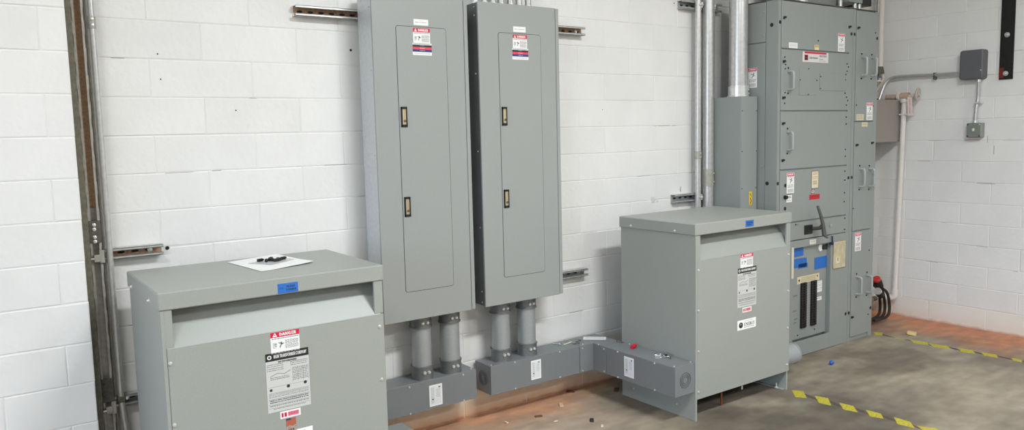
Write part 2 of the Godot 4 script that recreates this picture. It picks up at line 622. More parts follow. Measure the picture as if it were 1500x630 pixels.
# ------------------------------------------------------------------ things
func strut(label: String, x0: float, x1: float, y: float, rusty := false, h := 0.042, group := "") -> void:
	var o := thing("strut_channel", label, "strut", Vector3((x0 + x1) / 2, y, 0.001), 0.0, group)
	var L := x1 - x0
	var t := 0.003
	var st := begin()
	var hh := h / 2
	for r in [[-hh, hh, 0.0, t], [-hh, -hh + t, 0.0, 0.041], [hh - t, hh, 0.0, 0.041], [-hh, -hh + 0.011, 0.038, 0.041], [hh - 0.011, hh, 0.038, 0.041], [-hh + 0.008, -hh + 0.011, 0.031, 0.041], [hh - 0.011, hh - 0.008, 0.031, 0.041]]:
		add_box(st, Vector3(0, (r[0] + r[1]) / 2, (r[2] + r[3]) / 2), Vector3(L, r[1] - r[0], r[3] - r[2]), 0.0007)
	put("channel", st.commit(), steel, o)
	put("channel_back", box(Vector3(L - 0.004, h - 0.008, 0.001), 0.0), rust if rusty else galv, o, Vector3(0, 0, t + 0.0006))
	var x := -L / 2 + 0.03
	while x < L / 2 - 0.02:
		put("slot", lathe([Vector2(0, 0), Vector2(0.012, 0), Vector2(0.012, 0.0008), Vector2(0, 0.0008)], 14), inside_m, o, Vector3(x, 0, t + 0.001), Vector3(PI / 2, 0, 0)).scale = Vector3(1.15, 1, 0.45)
		x += 0.05
	put("bolt", lathe([Vector2(0, 0), Vector2(0.011, 0), Vector2(0.011, 0.003), Vector2(0.008, 0.003), Vector2(0.008, 0.009), Vector2(0, 0.01)], 6), zinc, o, Vector3(L / 2 - 0.045, 0, t + 0.001), Vector3(PI / 2, 0, 0))

func panelboard(x: float, label: String, box_m: Material) -> void:
	var o := thing("panelboard", label, "panelboard", Vector3(x, 0.63, 0.042), 0.0, "")
	var W := 0.499
	var H := 1.503
	var D := 0.158
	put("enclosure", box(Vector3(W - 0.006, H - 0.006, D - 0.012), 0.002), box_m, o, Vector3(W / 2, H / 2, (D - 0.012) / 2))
	var front := D - 0.004
	put("front_cover", boxes([[0, W - 0.023, 0, H, D - 0.016, front]], 0.0015), grey_panel, o)
	put("trim_strip", boxes([[W - 0.0205, W, 0.002, H - 0.002, D - 0.016, front]], 0.0015), grey_panel, o)
	# the door sits in a shallow seam: a dark frame line around a flush leaf with rounded corners
	var x0 := 0.115
	var x1 := 0.378
	var y0 := 0.136
	var y1 := 1.362
	var st := begin()
	var seam := begin()
	for pass_n in 2:
		var g := 0.0 if pass_n == 0 else 0.0022
		var z := front + (0.0004 if pass_n == 0 else 0.0016)
		var pts := []
		var r := 0.012
		for c in [[x1 - r, y1 - r, 0], [x0 + r, y1 - r, 1], [x0 + r, y0 + r, 2], [x1 - r, y0 + r, 3]]:
			for k in 5:
				var an: float = PI / 2 * (c[2] + k / 4.0)
				pts.append(Vector3(c[0] + cos(an) * (r - g), c[1] + sin(an) * (r - g), z))
		var cc := Vector3((x0 + x1) / 2, (y0 + y1) / 2, z)
		for i in pts.size():
			var p: Vector3 = pts[i]
			var q: Vector3 = pts[(i + 1) % pts.size()]
			tri(st if pass_n else seam, cc, p, q, Vector3.BACK)
			quad(st if pass_n else seam, p, q, q - Vector3(0, 0, 0.003), p - Vector3(0, 0, 0.003), (p + q) / 2 - cc)
	put("door_seam", seam.commit(), inside_m, o)
	var door := put("door", st.commit(), grey_panel, o)
	for y in [0.951, 0.538]:
		var la := put("latch", boxes([[-0.0155, -0.009, -0.046, 0.046, 0, 0.006], [0.009, 0.0155, -0.046, 0.046, 0, 0.006], [-0.0155, 0.0155, -0.046, -0.037, 0, 0.006], [-0.0155, 0.0155, 0.037, 0.046, 0, 0.006], [-0.012, 0.012, -0.042, 0.042, 0, 0.002]], 0.001), black, door, Vector3(0.14, y, front + 0.0012))
		la.set_meta("label", "black framed brass latch")
		put("handle", boxes([[-0.0085, 0.0085, -0.036, 0.036, 0, 0.007]], 0.0025), mat(c8(186, 168, 134), 0.35, 0.5), door, Vector3(0.14, y, front + 0.002))
		put("lock", lathe([Vector2(0, 0), Vector2(0.0065, 0), Vector2(0.0065, 0.002), Vector2(0.003, 0.003), Vector2(0.0025, 0.001), Vector2(0, 0.001)], 12), mat(c8(120, 100, 70), 0.4, 0.6), door, Vector3(0.14, y - 0.018, front + 0.0085), Vector3(PI / 2, 0, 0))
	var g := Color8(150, 150, 150)
	sticker("name_tag", o, Vector3(0.246, 1.382, front), 0.076, 0.027, art("nametag", 64, 22, Color8(240, 240, 236), [["t", 6, 10, 50, 5, 1, g], ["t", 22, 4, 18, 3, 1, Color8(190, 190, 190)]]))
	danger(o, Vector3(0.246, 1.318, front + 0.0016), 0.088, 0.075, "wide")
	var s := sticker("phase_label", o, Vector3(0.247, 1.26, front + 0.0016), 0.1, 0.055, art("phase", 96, 54, PALE, [["r", 0, 8, 96, 9, INK], ["r", 0, 17, 96, 11, Color8(226, 62, 82)], ["r", 0, 28, 96, 11, Color8(36, 52, 122)], ["t", 38, 10, 22, 4, 1, Color8(190, 190, 190)], ["t", 36, 21, 26, 4, 1, PALE], ["t", 36, 32, 26, 4, 1, PALE], ["t", 6, 44, 84, 6, 2, g]]))
	s.set_meta("label", "white label with black, red and blue bands")
	for y in [0.02, 0.075, 0.4, 0.78, 1.16, 1.44, 1.48]:
		screw(o, Vector3(0.002, y, 0.12), "x", 0.004, zinc)

func nipple(x: float, label: String, y1: float) -> void:
	var z := 0.098
	var o := thing("conduit_nipple", label, "conduit", Vector3(x, 0.31, z), 0.0, "")
	var L := y1 - 0.31
	var r := 0.049
	put("pipe", cyl(r, L, 32), galv, o)
	var dg := mat(c8(134, 137, 138), 0.4, 0.5, grain(0.06, 0.86, 1.0, 23), 5.0)
	for e in 2:
		var c := put("coupling", lathe([Vector2(r, 0), Vector2(r + 0.006, 0.0), Vector2(r + 0.005, 0.004), Vector2(r + 0.004, 0.058), Vector2(r + 0.0075, 0.059), Vector2(r + 0.0075, 0.066), Vector2(r, 0.067)], 32), dg, o, Vector3(0, 0 if e == 0 else L, 0), Vector3(0, 0, 0 if e == 0 else PI))
		for k in 2:
			var an := -0.62 + 0.42 * k
			var d := Vector3(sin(an + 0.35), 0, cos(an + 0.35))
			var b := put("set_screw", lathe([Vector2(0, 0), Vector2(0.0085, 0), Vector2(0.0085, 0.006), Vector2(0.006, 0.011), Vector2(0, 0.012)], 10), zinc, o, Vector3(0, 0.038 if e == 0 else L - 0.038, 0) + d * (r + 0.003))
			b.basis = Basis(Quaternion(Vector3.UP, d))

func way_label(parent: Node, at: Vector3, face: String, w := 0.072, h := 0.106) -> void:
	var g := Color8(176, 178, 180)
	sticker("data_label", parent, at, w, h, art("waylabel", 64, 96, Color8(244, 244, 242), [["r", 5, 5, 54, 86, Color8(226, 228, 230)], ["t", 8, 12, 16, 72, 12, g], ["t", 34, 20, 20, 40, 8, g], ["r", 46, 10, 8, 6, Color8(90, 90, 92)], ["r", 12, 62, 8, 6, Color8(90, 90, 92)]]), face)

func wireways() -> void:
	# run under the left panelboard
	var o := thing("wireway", "straight dark grey wireway below the left panelboard with two nipples", "wireway", Vector3(1.0, 0.16, 0.016), 0.0)
	put("trough", boxes([[-0.42, 0.402, 0, 0.15, 0, 0.139]], 0.002), grey_way, o)
	put("cover", boxes([[-0.42, 0.4, 0.002, 0.148, 0.1395, 0.1425]], 0.0012), grey_way, o)
	way_label(o, Vector3(0.163, 0.069, 0.1425), "z")
	for p in [[0.02, 0.138], [0.02, 0.006], [0.323, 0.138], [0.323, 0.006], [-0.25, 0.138], [-0.25, 0.006]]:
		screw(o, Vector3(p[0], p[1], 0.1425), "z", 0.0048)
	screw(o, Vector3(0.385, 0.15, 0.12), "y", 0.0045)
	# L-shaped run under the right panelboard that turns out beside the right transformer
	o = thing("wireway", "L-shaped dark grey wireway that turns out along the right transformer's side", "wireway", Vector3(1.485, 0.155, 0.016), 0.0)
	put("trough", boxes([[0, 0.595, 0, 0.155, 0, 0.149]], 0.002), grey_way, o)
	put("elbow", boxes([[0.598, 0.838, 0, 0.155, 0, 0.149], [0.695, 0.838, 0, 0.155, 0.149, 0.255]], 0.002), grey_way, o)
	put("branch", boxes([[0.695, 0.838, 0, 0.155, 0.258, 0.762]], 0.002), grey_way, o)
	put("end_cap", boxes([[0.694, 0.8385, 0.001, 0.156, 0.7625, 0.765]], 0.0012), grey_way, o)
	for s in [[0.842 - 0.0735, 0.0775, 0.7655, "z"], [-0.001, 0.0775, 0.075, "x"]]:
		for rr in [0.04, 0.03, 0.02]:
			var k := put("knockout", lathe([Vector2(rr - 0.003, 0), Vector2(rr - 0.003, 0.0016), Vector2(rr, 0.0016), Vector2(rr, 0)], 28), paint(c8(96, 99, 101)), o, Vector3(s[0], s[1], s[2]))
			k.rotation = Vector3(PI / 2, 0, 0) if s[3] == "z" else Vector3(0, 0, PI / 2)
	way_label(o, Vector3(0.289, 0.082, 0.1495), "z", 0.066, 0.104)
	way_label(o, Vector3(0.6945, 0.082, 0.437), "x", 0.072, 0.108)
	sticker("top_label", o, Vector3(0.765, 0.1555, 0.083), 0.13, 0.06, art("toplabel", 64, 28, Color8(242, 242, 242), [["r", 3, 3, 58, 22, Color8(226, 227, 230)], ["t", 7, 8, 50, 12, 3, Color8(200, 200, 204)]]), "y").rotation = Vector3(-PI / 2, -0.75, 0)
	for p in [[0.152, 0.15], [0.152, 0.008], [0.453, 0.15], [0.453, 0.008], [0.615, 0.14], [0.615, 0.012]]:
		screw(o, Vector3(p[0], p[1] - 0.002, 0.149), "z", 0.005)
	for p in [[0.24, 0.14], [0.24, 0.012], [0.35, 0.148], [0.35, 0.006], [0.625, 0.148], [0.625, 0.006]]:
		screw(o, Vector3(0.695, p[1], p[0]), "x", 0.005)
	for p in [[0.71, 0.745], [0.83, 0.745], [0.63, 0.135], [0.69, 0.2], [0.83, 0.3], [0.012, 0.135]]:
		screw(o, Vector3(p[0], 0.155, p[1]), "y", 0.0045)
	# low box on the floor beside the left transformer
	o = thing("wireway", "low grey wireway box on the floor at the left transformer's right side", "wireway", Vector3(0.8, 0, 0.2), 0.0)
	put("trough", boxes([[-0.15, 0.152, 0, 0.15, 0, 0.42]], 0.002), paint(c8(150, 154, 152)), o)
	put("cover", boxes([[-0.151, 0.153, 0.1505, 0.153, 0, 0.421]], 0.001), paint(c8(150, 154, 152)), o)

func transformer(at: Vector3, k: float, label: String, which: int) -> void:
	var o := thing("transformer", label, "transformer", at, 0.0, "")
	var W := 0.397
	var D := 0.555
	var f := -0.004     # body front plane, just behind the lid skirt
	var m := grey_xf
	put("lid", boxes([[-W, W, 0.962 * k, 1.022 * k, -D, 0.0]], 0.004), m, o)
	for s in [-1.0, 1.0]:
		var x0: float = s * 0.386
		put("side_panel", boxes([[x0 - 0.006, x0 + 0.006, 0, 0.962 * k, -D + 0.01, f if s < 0 else f - 0.0085]], 0.001), m, o)
		put("foot_flange", boxes([[x0 - (0.0 if s > 0 else -0.006) - (0.03 if s > 0 else 0.0), x0 + (0.03 if s < 0 else 0.0) + (0.0 if s < 0 else -0.006), 0, 0.006, -D + 0.05, f - 0.02]], 0.001), m, o)
		put("corner_post", boxes([[x0 - (0.03 if s > 0 else 0.005), x0 + (0.005 if s > 0 else 0.03), 0.836 * k, 0.962 * k, f - 0.012, f - 0.001]], 0.0012), m, o)
	put("back_panel", boxes([[-0.38, 0.38, 0.1, 0.962 * k, -D + 0.012, -D + 0.02]], 0.001), m, o)
	put("front_panel", boxes([[-0.379, 0.391, 0.112, 0.833 * k, f - 0.008, f]], 0.0016), m, o)
	put("bottom_pan", boxes([[-0.38, 0.38, 0.105, 0.112, -D + 0.02, f - 0.03]], 0.001), inside_m, o)
	var st := begin()      # sloping vent panel behind the lid's edge
	var a := Vector3(-0.379, 0.833 * k, f)
	var b := Vector3(-0.379, 0.945 * k, f - 0.075)
	var w := Vector3(0.758, 0, 0)
	quad(st, a, a + w, b + w, b, Vector3(0, 1, 1))
	quad(st, a - Vector3(0, 0.003, 0.006), a + w - Vector3(0, 0.003, 0.006), b + w - Vector3(0, 0.003, 0.006), b - Vector3(0, 0.003, 0.006), Vector3(0, -1, -1))
	put("vent_slope", st.commit(), m, o)
	put("core", boxes([[-0.3, 0.3, 0.112, 0.8, -0.45, -0.12]], 0.01), inside_m, o)
	for s in [-1.0, 1.0]:
		for y in [0.785, 0.577, 0.365, 0.152]:
			screw(o, Vector3(s * 0.372, y * k, f), "z", 0.0068)
	for z in [-0.46, -0.14]:
		screw(o, Vector3(-W, 0.976 * k, z), "x", 0.0075)
		screw(o, Vector3(W, 0.976 * k, z), "e", 0.0075)
	for z in [-0.13, -0.45]:
		screw(o, Vector3(-0.392, 0.06, z), "x")
	put("anchor_bolt", lathe([Vector2(0, 0), Vector2(0.012, 0), Vector2(0.012, 0.006), Vector2(0.005, 0.006), Vector2(0.005, 0.03), Vector2(0, 0.03)], 8), zinc, o, Vector3(0.355, 0.005, -0.06))
	put("ground_rod", cyl(0.006, 0.11, 10), mat(c8(150, 92, 66), 0.4, 0.6), o, Vector3(-0.1, 0, -0.08))
	put("hanging_bolt", cyl(0.005, 0.03, 8), zinc, o, Vector3(0.01, 0.078, -0.03))
	# stickers down the middle of the front
	var g := Color8(128, 128, 126)
	danger(o, Vector3(0.008, 0.792 * k, f), 0.103, 0.076, "wide")
	var n := sticker("rating_plate", o, Vector3(0.012, 0.65 * k, f), 0.155, 0.213, art("rating", 160, 224, Color8(202, 202, 199), [["r", 0, 0, 160, 30, INK], ["o", 14, 15, 8, PALE], ["o", 14, 15, 4, INK],
		["t", 46, 34, 68, 6, 1, INK], ["t", 4, 42, 60, 30, 4, g], ["t", 90, 42, 64, 20, 3, g], ["l", 14, 88, 40, 78, 2, g], ["l", 40, 78, 66, 84, 2, g], ["l", 66, 84, 88, 74, 2, g], ["t", 14, 92, 70, 12, 2, g],
		["r", 96, 66, 60, 1, g], ["r", 96, 66, 1, 56, g], ["r", 156, 66, 1, 56, g], ["r", 116, 66, 1, 56, g], ["r", 136, 66, 1, 56, g], ["t", 98, 69, 56, 50, 8, g], ["r", 6, 128, 148, 1, g], ["r", 6, 150, 148, 1, g], ["o", 14, 138, 5, INK], ["o", 78, 134, 6, INK], ["o", 142, 132, 6, INK],
		["t", 6, 153, 148, 18, 4, g], ["r", 4, 174, 152, 1, INK], ["t", 8, 178, 144, 14, 2, INK], ["r", 4, 194, 152, 1, g], ["t", 8, 197, 144, 8, 1, g], ["r", 4, 207, 152, 1, g], ["t", 20, 210, 120, 6, 1, g]]))
	letters(n, "MGM TRANSFORMER COMPANY", Vector3(0.011, 0.0925, 0.0013), 0.118, 0.012, PALE)
	letters(n, "DRY TYPE TRANSFORMER", Vector3(0.0, 0.0705, 0.0013), 0.066, 0.006, INK)
	sticker("listing_label", o, Vector3(0.013, 0.526 * k, f), 0.074, 0.026, art("listing", 64, 24, Color8(244, 236, 236), [["r", 4, 5, 6, 14, RED], ["r", 13, 5, 7, 14, RED], ["r", 24, 5, 34, 14, Color8(222, 120, 140)], ["t", 26, 7, 30, 10, 2, RED]]))
	if which == 0:
		var fl := sticker("flag_label", o, Vector3(0.013, 0.484 * k, f), 0.036, 0.05, art("flag", 36, 48, Color8(176, 96, 76), [["r", 0, 0, 18, 6, Color8(50, 48, 92)], ["r", 18, 0, 18, 6, Color8(176, 90, 70)], ["l", 0, 30, 10, 26, 3, Color8(170, 164, 154)], ["l", 10, 26, 22, 30, 3, Color8(170, 164, 154)], ["l", 22, 30, 34, 26, 3, Color8(170, 164, 154)], ["r", 0, 32, 36, 16, Color8(164, 156, 146)]]))
		letters(fl, "USA", Vector3(0, -0.017, 0.0013), 0.022, 0.008, INK)
	var e := sticker("energy_label", o, Vector3(0.012 if which else 0.014, 0.447 * k - (0.0 if which else 0.012), f), 0.154, 0.053, art("energy", 96, 34, Color8(246, 246, 244), [["o", 17, 17, 10, INK], ["o", 17, 14, 4, Color8(150, 150, 150)], ["t", 36, 5, 46, 3, 1, g], ["t", 34, 26, 54, 4, 1, g]]))
	letters(e, "ENERGY", Vector3(0.022, 0.0, 0.0013), 0.09, 0.017, INK, true)
	var tp := sticker("tape_patch", o, Vector3(0.025 if which else 0.027, 0.99 * k - (0.0 if which else 0.006), 0.0), 0.066 if which else 0.072, 0.034, blue_tape)
	tp.set_meta("label", "blue masking tape with handwriting")
	if which == 0:
		letters(tp, "I.D.", Vector3(-0.022, 0.001, 0.0013), 0.014, 0.007, Color8(20, 24, 60), false, false)
		letters(tp, "TRANS", Vector3(0.009, 0.005, 0.0013), 0.032, 0.008, Color8(20, 24, 60), false, true)
		letters(tp, "FORMER", Vector3(0.012, -0.006, 0.0013), 0.036, 0.008, Color8(20, 24, 60), false, true)
	else:
		letters(tp, "POWER", Vector3(0, 0.004, 0.0013), 0.05, 0.009, Color8(16, 20, 50), false, true)
		letters(tp, "TRANS", Vector3(-0.006, -0.007, 0.0013), 0.036, 0.007, Color8(16, 20, 50), false, true)

func grab(parent: Node, at: Vector3, h := 0.11) -> void:
	var p := fillet([Vector3(0, -h / 2, 0), Vector3(0.006, -h / 2, 0.036), Vector3(0.006, h / 2, 0.036), Vector3(0, h / 2, 0)], 0.022, 5)
	put("handle", tube(p, 0.0078, 10), mat(c8(164, 170, 167), 0.35, 0.15), parent, at)
	screw(parent, at + Vector3(0, h / 2 + 0.022, 0), "z", 0.006, black)
	screw(parent, at - Vector3(0, h / 2 + 0.022, 0), "z", 0.006, black)

func hole(parent: Node, at: Vector3, face := "z", r := 0.012) -> void:
	put("plug_hole", lathe([Vector2(r, 0), Vector2(r, 0.0012), Vector2(r * 0.9, 0.0016), Vector2(0, 0.0012)], 16), black, parent, at, Vector3(PI / 2, 0, 0) if face == "z" else Vector3(0, 0, PI / 2))

func latch(parent: Node, at: Vector3) -> void:
	put("door_latch", boxes([[-0.007, 0.007, -0.008, 0.008, 0, 0.006], [-0.004, 0.014, -0.003, 0.009, 0.006, 0.012]], 0.002), black, parent, at)

func switchgear() -> void:
	var o := thing("switchgear", "tall grey switchgear cabinet with stacked doors in the room's corner", "switchgear", Vector3(3.46, 0, 0.44), 0.0)
	var H := 2.262
	var m := grey_gear
	# carcass: frame members leave a pocket for the breaker board
	put("carcass", boxes([[0.003, 0.8, 0.78, H, -0.34, -0.006], [0.003, 0.18, 0.0, 0.78, -0.34, -0.006], [0.59, 0.8, 0.0, 0.78, -0.34, -0.006], [0.18, 0.59, 0.0, 0.78, -0.34, -0.05]], 0.001), m, o)
	put("carcass", boxes([[0.803, 1.11, 0.0, H, -0.34, -0.006]], 0.001), m, o)
	put("front_post", boxes([[0, 0.022, 0, H, -0.006, 0.0]], 0.001), m, o)
	put("front_post", boxes([[0.757, 0.8, 0, H, -0.006, 0.0]], 0.001), m, o)
	put("front_post", boxes([[0.8035, 0.834, 0, H, -0.006, 0.0]], 0.001), m, o)
	put("front_post", boxes([[1.066, 1.11, 0, H, -0.006, 0.0]], 0.001), m, o)
	put("top_edge", boxes([[-0.002, 1.09, H, H + 0.006, -0.34, 0.004]], 0.001), dark_steel, o)
	put("side_post", boxes([[-0.003, 0.003, 0, H, -0.088, 0]], 0.001), m, o)
	put("side_panel", boxes([[-0.004, 0.003, 2.019, H - 0.003, -0.338, -0.092]], 0.0012), m, o)
	put("side_panel", boxes([[-0.004, 0.003, 0.03, 2.013, -0.338, -0.092]], 0.0012), m, o)
	for y in [0.4, 1.0, 1.25, 1.9, 2.06, 2.2]:
		screw(o, Vector3(-0.004, y, -0.105), "x", 0.005, dull_steel)
	hole(o, Vector3(-0.003, 2.116, -0.048), "x")
	hole(o, Vector3(-0.003, 1.146, -0.07), "x")
	danger(o, Vector3(-0.004, 1.806, -0.186), 0.068, 0.122, "tall", "x")
	# left section doors
	var doors := [[1.974, 2.258], [1.596, 1.966], [1.232, 1.588], [0.896, 1.224]]
	var nodes := []
	for d in doors:
		nodes.append(put("door", boxes([[0.025, 0.754, d[0], d[1], -0.006, 0.004]], 0.0018), m, o))
	var Z := 0.004
	var x := -3.46
	grab(nodes[1], Vector3(x + 3.552, 1.778, Z))
	grab(nodes[2], Vector3(x + 3.552, 1.407, Z))
	for y in [[0, 2.155], [1, 1.892], [1, 1.672], [2, 1.515], [2, 1.288]]:
		latch(nodes[y[0]], Vector3(x + 3.503, y[1], Z))
	latch(nodes[0], Vector3(x + 4.205, 2.14, Z))
	for p in [[1, 3.516, 1.92], [1, 3.522, 1.85], [1, 3.522, 1.705], [1, 3.52, 1.64], [1, 3.525, 1.875], [1, 4.19, 1.9], [1, 4.205, 1.88], [1, 4.192, 1.852], [1, 4.176, 1.83], [1, 4.172, 1.795], [1, 4.172, 1.708], [1, 4.19, 1.682], [1, 4.205, 1.66], [1, 4.19, 1.63], [2, 4.192, 1.55], [2, 4.192, 1.505], [2, 4.19, 1.335], [2, 4.19, 1.29], [3, 4.19, 1.19], [3, 4.19, 1.13], [3, 4.19, 1.045], [3, 4.188, 0.985], [0, 3.86, 2.035]]:
		screw(nodes[p[0]], Vector3(x + p[1], p[2], Z), "z", 0.005, black)
	for p in [[3.672, 1.785], [3.848, 1.785], [3.76, 1.695], [3.76, 1.856], [3.89, 1.81], [3.89, 1.735]]:
		screw(nodes[1], Vector3(x + p[0], p[1], Z + 0.003), "z", 0.0045, dark_steel)
	put("cover_plate", boxes([[x + 3.667, x + 3.843, 1.692, 1.86, Z, Z + 0.0025]], 0.001), m, nodes[1])
	put("cover_plate", boxes([[x + 3.884, x + 4.17, 1.723, 1.83, Z, Z + 0.003]], 0.001), m, nodes[1])
	for p in [[3.538, 1.131], [3.534, 1.059], [3.538, 0.986]]:
		hole(nodes[3], Vector3(x + p[0], p[1], Z))
	put("selector_knob", cyl(0.012, 0.02, 14), black, nodes[3], Vector3(x + 3.532, 1.058, Z), Vector3(PI / 2, 0, 0))
	for p in [[3.472, 2.128], [3.467, 1.147], [4.241, 1.143], [4.28, 1.143], [4.241, 2.098], [4.279, 2.098], [4.241, 0.205], [4.28, 0.205], [4.556, 2.085], [4.553, 1.15], [4.553, 0.2]]:
		hole(o, Vector3(x + p[0], p[1], 0.0), "z", 0.011)
	# handle compartment
	var hd := put("handle_door", boxes([[0.025, 0.754, 0.776, 0.888, -0.006, 0.004]], 0.0018), m, o)
	put("lever_slot", boxes([[x + 3.742, x + 3.826, 0.803, 0.862, Z, Z + 0.008]], 0.003), black, hd)
	put("lever", tube(fillet([Vector3(x + 3.83, 0.835, Z), Vector3(x + 3.84, 0.84, 0.055), Vector3(x + 3.842, 0.86, 0.07)], 0.02, 4), 0.012, 10), dark_steel, hd)
	var lv := begin()
	for k in 22:
		var t := k / 21.0
		add_box(lv, Vector3(x + lerpf(3.85, 3.775, t) + 0.012 * sin(t * PI), lerpf(0.80, 0.985, t), 0.078), Vector3(lerpf(0.03, 0.018, t), 0.014, lerpf(0.02, 0.014, t)), 0.004)
	put("lever_grip", lv.commit(), mat(c8(96, 98, 96), 0.5, 0.2), hd)
	put("lever_hook", tube(fillet([Vector3(x + 3.842, 0.86, 0.075), Vector3(x + 3.852, 0.792, 0.078), Vector3(x + 3.885, 0.778, 0.078)], 0.03, 5), 0.008, 8), mat(c8(110, 112, 110), 0.45, 0.3), hd)
	put("door_lock", lathe([Vector2(0, 0), Vector2(0.015, 0), Vector2(0.015, 0.004), Vector2(0.009, 0.006), Vector2(0, 0.005)], 16), mat(c8(164, 168, 164), 0.35, 0.4), hd, Vector3(x + 4.035, 0.836, Z), Vector3(PI / 2, 0, 0))
	for p in [[3.65, 0.875], [4.2, 0.872], [4.2, 0.795]]:
		screw(hd, Vector3(x + p[0], p[1], Z), "z", 0.005, black)
	sticker("scrawl_label", hd, Vector3(x + 3.665, 0.872, Z), 0.05, 0.012, art("scrawl", 40, 10, Color8(146, 151, 148), [["t", 2, 3, 34, 4, 1, INK]]))
	# breaker board in its pocket
	put("pocket_frame", boxes([[0.022, 0.177, 0.004, 0.77, -0.006, 0.001], [0.59, 0.757, 0.004, 0.77, -0.006, 0.001], [0.177, 0.59, 0.722, 0.77, -0.006, 0.001], [0.177, 0.59, 0.004, 0.105, -0.006, 0.001]], 0.001), m, o)
	var bd := put("breaker_board", boxes([[0.18, 0.587, 0.108, 0.719, -0.045, -0.028]], 0.001), m, o)
	var bz := -0.028
	var bx := 0.022     # the board lies behind the front plane: what is seen on it lies a little further right
	for c in 2:
		for k in 18:
			put("breaker", boxes([[-0.029, 0.029, -0.0082, 0.0082, 0, 0.012], [-0.005, 0.008, -0.004, 0.004, 0.012, 0.019]], 0.0015), black, bd, Vector3(x + 3.765 + c * 0.112 + bx, 0.185 + k * 0.0168, bz))
	for k in 18:
		sticker("number_tag", bd, Vector3(x + 3.822 + bx, 0.185 + k * 0.0168, bz), 0.034, 0.011, art("numtag", 32, 10, Color8(150, 154, 152), [["r", 4, 3, 4, 4, INK], ["r", 24, 3, 4, 4, INK]]))
	for p in [[3.712, 0.135], [3.9, 0.145]]:
		screw(bd, Vector3(x + p[0] + bx, p[1], bz), "z", 0.005, black)
	var cream := Color8(216, 206, 172)
	sticker("circuit_plate", bd, Vector3(x + 3.822 + bx, 0.498, bz), 0.244, 0.048, art("circuit", 120, 24, cream, [["o", 10, 12, 4, INK], ["o", 108, 8, 3, INK], ["t", 22, 4, 78, 16, 4, Color8(170, 158, 128)]]))
	sticker("circuit_tag", bd, Vector3(x + 3.945 + bx, 0.43, bz), 0.062, 0.075, art("ctag", 32, 36, PALE, [["r", 0, 11, 32, 1, Color8(150, 150, 150)], ["r", 0, 23, 32, 1, Color8(150, 150, 150)], ["t", 4, 4, 22, 3, 1, Color8(120, 120, 120)], ["t", 4, 16, 22, 3, 1, Color8(120, 120, 120)], ["t", 4, 28, 22, 3, 1, Color8(120, 120, 120)]]))
	sticker("circuit_tag", bd, Vector3(x + 3.945 + bx, 0.348, bz), 0.06, 0.024, art("ctag2", 32, 12, PALE, [["t", 4, 4, 22, 4, 1, Color8(120, 120, 120)]]))
	for p in [[3.672, 0.4, 0.05], [3.664, 0.3, 0.05], [3.68, 0.245, 0.04], [3.672, 0.22, 0.03]]:
		sticker("scrawl_label", bd, Vector3(x + p[0] + bx + 0.012, p[1], bz), p[2], 0.022, art("scrawl2", 40, 16, Color8(146, 151, 148), [["t", 2, 3, 34, 10, 2, INK]]))
	for t in [[3.7, 0.692, 0.125, 0.068, 0.03], [3.722, 0.614, 0.155, 0.06, -0.02], [3.965, 0.59, 0.155, 0.08, 0.02], [3.76, 0.592, 0.1, 0.03, 0.0]]:
		var tp := sticker("tape_patch", bd, Vector3(x + t[0] + bx, t[1], bz + 0.0004), t[2], t[3], blue_tape)
		tp.rotation.z = t[4]
		tp.set_meta("label", "blue masking tape")
	put("disc_label", lathe([Vector2(0, 0), Vector2(0.024, 0), Vector2(0.024, 0.001), Vector2(0, 0.001)], 20), white, bd, Vector3(x + 3.955 + bx, 0.69, bz), Vector3(PI / 2, 0, 0))
	put("switch_block", boxes([[x + 3.99, x + 4.03, 0.678, 0.704, bz, bz + 0.012], [x + 4.035, x + 4.048, 0.674, 0.708, bz, bz + 0.006]], 0.002), black, bd)
	put("binder_strip", boxes([[x + 3.612, x + 3.636, 0.53, 0.73, 0.001, 0.006]], 0.001), mat(c8(214, 208, 192), 0.6), o)
	sticker("paper_tag", o, Vector3(x + 3.844, 0.746, 0.001), 0.07, 0.03, art("ptag", 32, 14, Color8(224, 220, 206), [["t", 5, 4, 22, 7, 2, Color8(160, 156, 140)]]))
	put("pen", tube([Vector3(x + 4.052, 0.705, 0.012), Vector3(x + 4.046, 0.765, 0.012)], 0.005, 8), mat(c8(34, 40, 110), 0.4), o)
	put("pen_clip", boxes([[x + 4.03, x + 4.07, 0.706, 0.722, 0.001, 0.01]], 0.002), black, o)
	var pouch := put("document_pouch", boxes([[x + 4.07, x + 4.205, 0.541, 0.722, 0.001, 0.012]], 0.005), mat(c8(212, 198, 166), 0.7, 0.0, grain(0.02, 0.86, 1.0, 51), 4.0), o)
	pouch.rotation.z = -0.004
	sticker("pouch_label", pouch, Vector3(x + 4.112, 0.605, 0.012), 0.042, 0.055, art("pouch", 24, 32, Color8(222, 214, 190), [["r", 1, 1, 22, 6, Color8(220, 196, 40)], ["r", 10, 10, 4, 14, INK]]))
	screw(o, Vector3(x + 4.215, 0.7, 0.001), "z", 0.006, black)
	# labels on the left section
	var s := sticker("maker_plate", nodes[1], Vector3(x + 3.836, 1.93, Z), 0.276, 0.064, art("maker", 160, 40, Color8(214, 212, 208), [["r", 12, 0, 136, 7, RED], ["r", 11, 12, 22, 21, Color8(200, 40, 60)], ["r", 14, 13, 16, 9, INK], ["r", 14, 24, 16, 8, INK], ["t", 104, 26, 24, 4, 1, INK], ["t", 102, 33, 44, 3, 1, INK]]))
	letters(s, "Cutler-Hammer", Vector3(-0.022, -0.004, 0.0013), 0.092, 0.013, INK)
	letters(s, "RUSTRAT", Vector3(0.082, 0.009, 0.0013), 0.078, 0.011, INK)
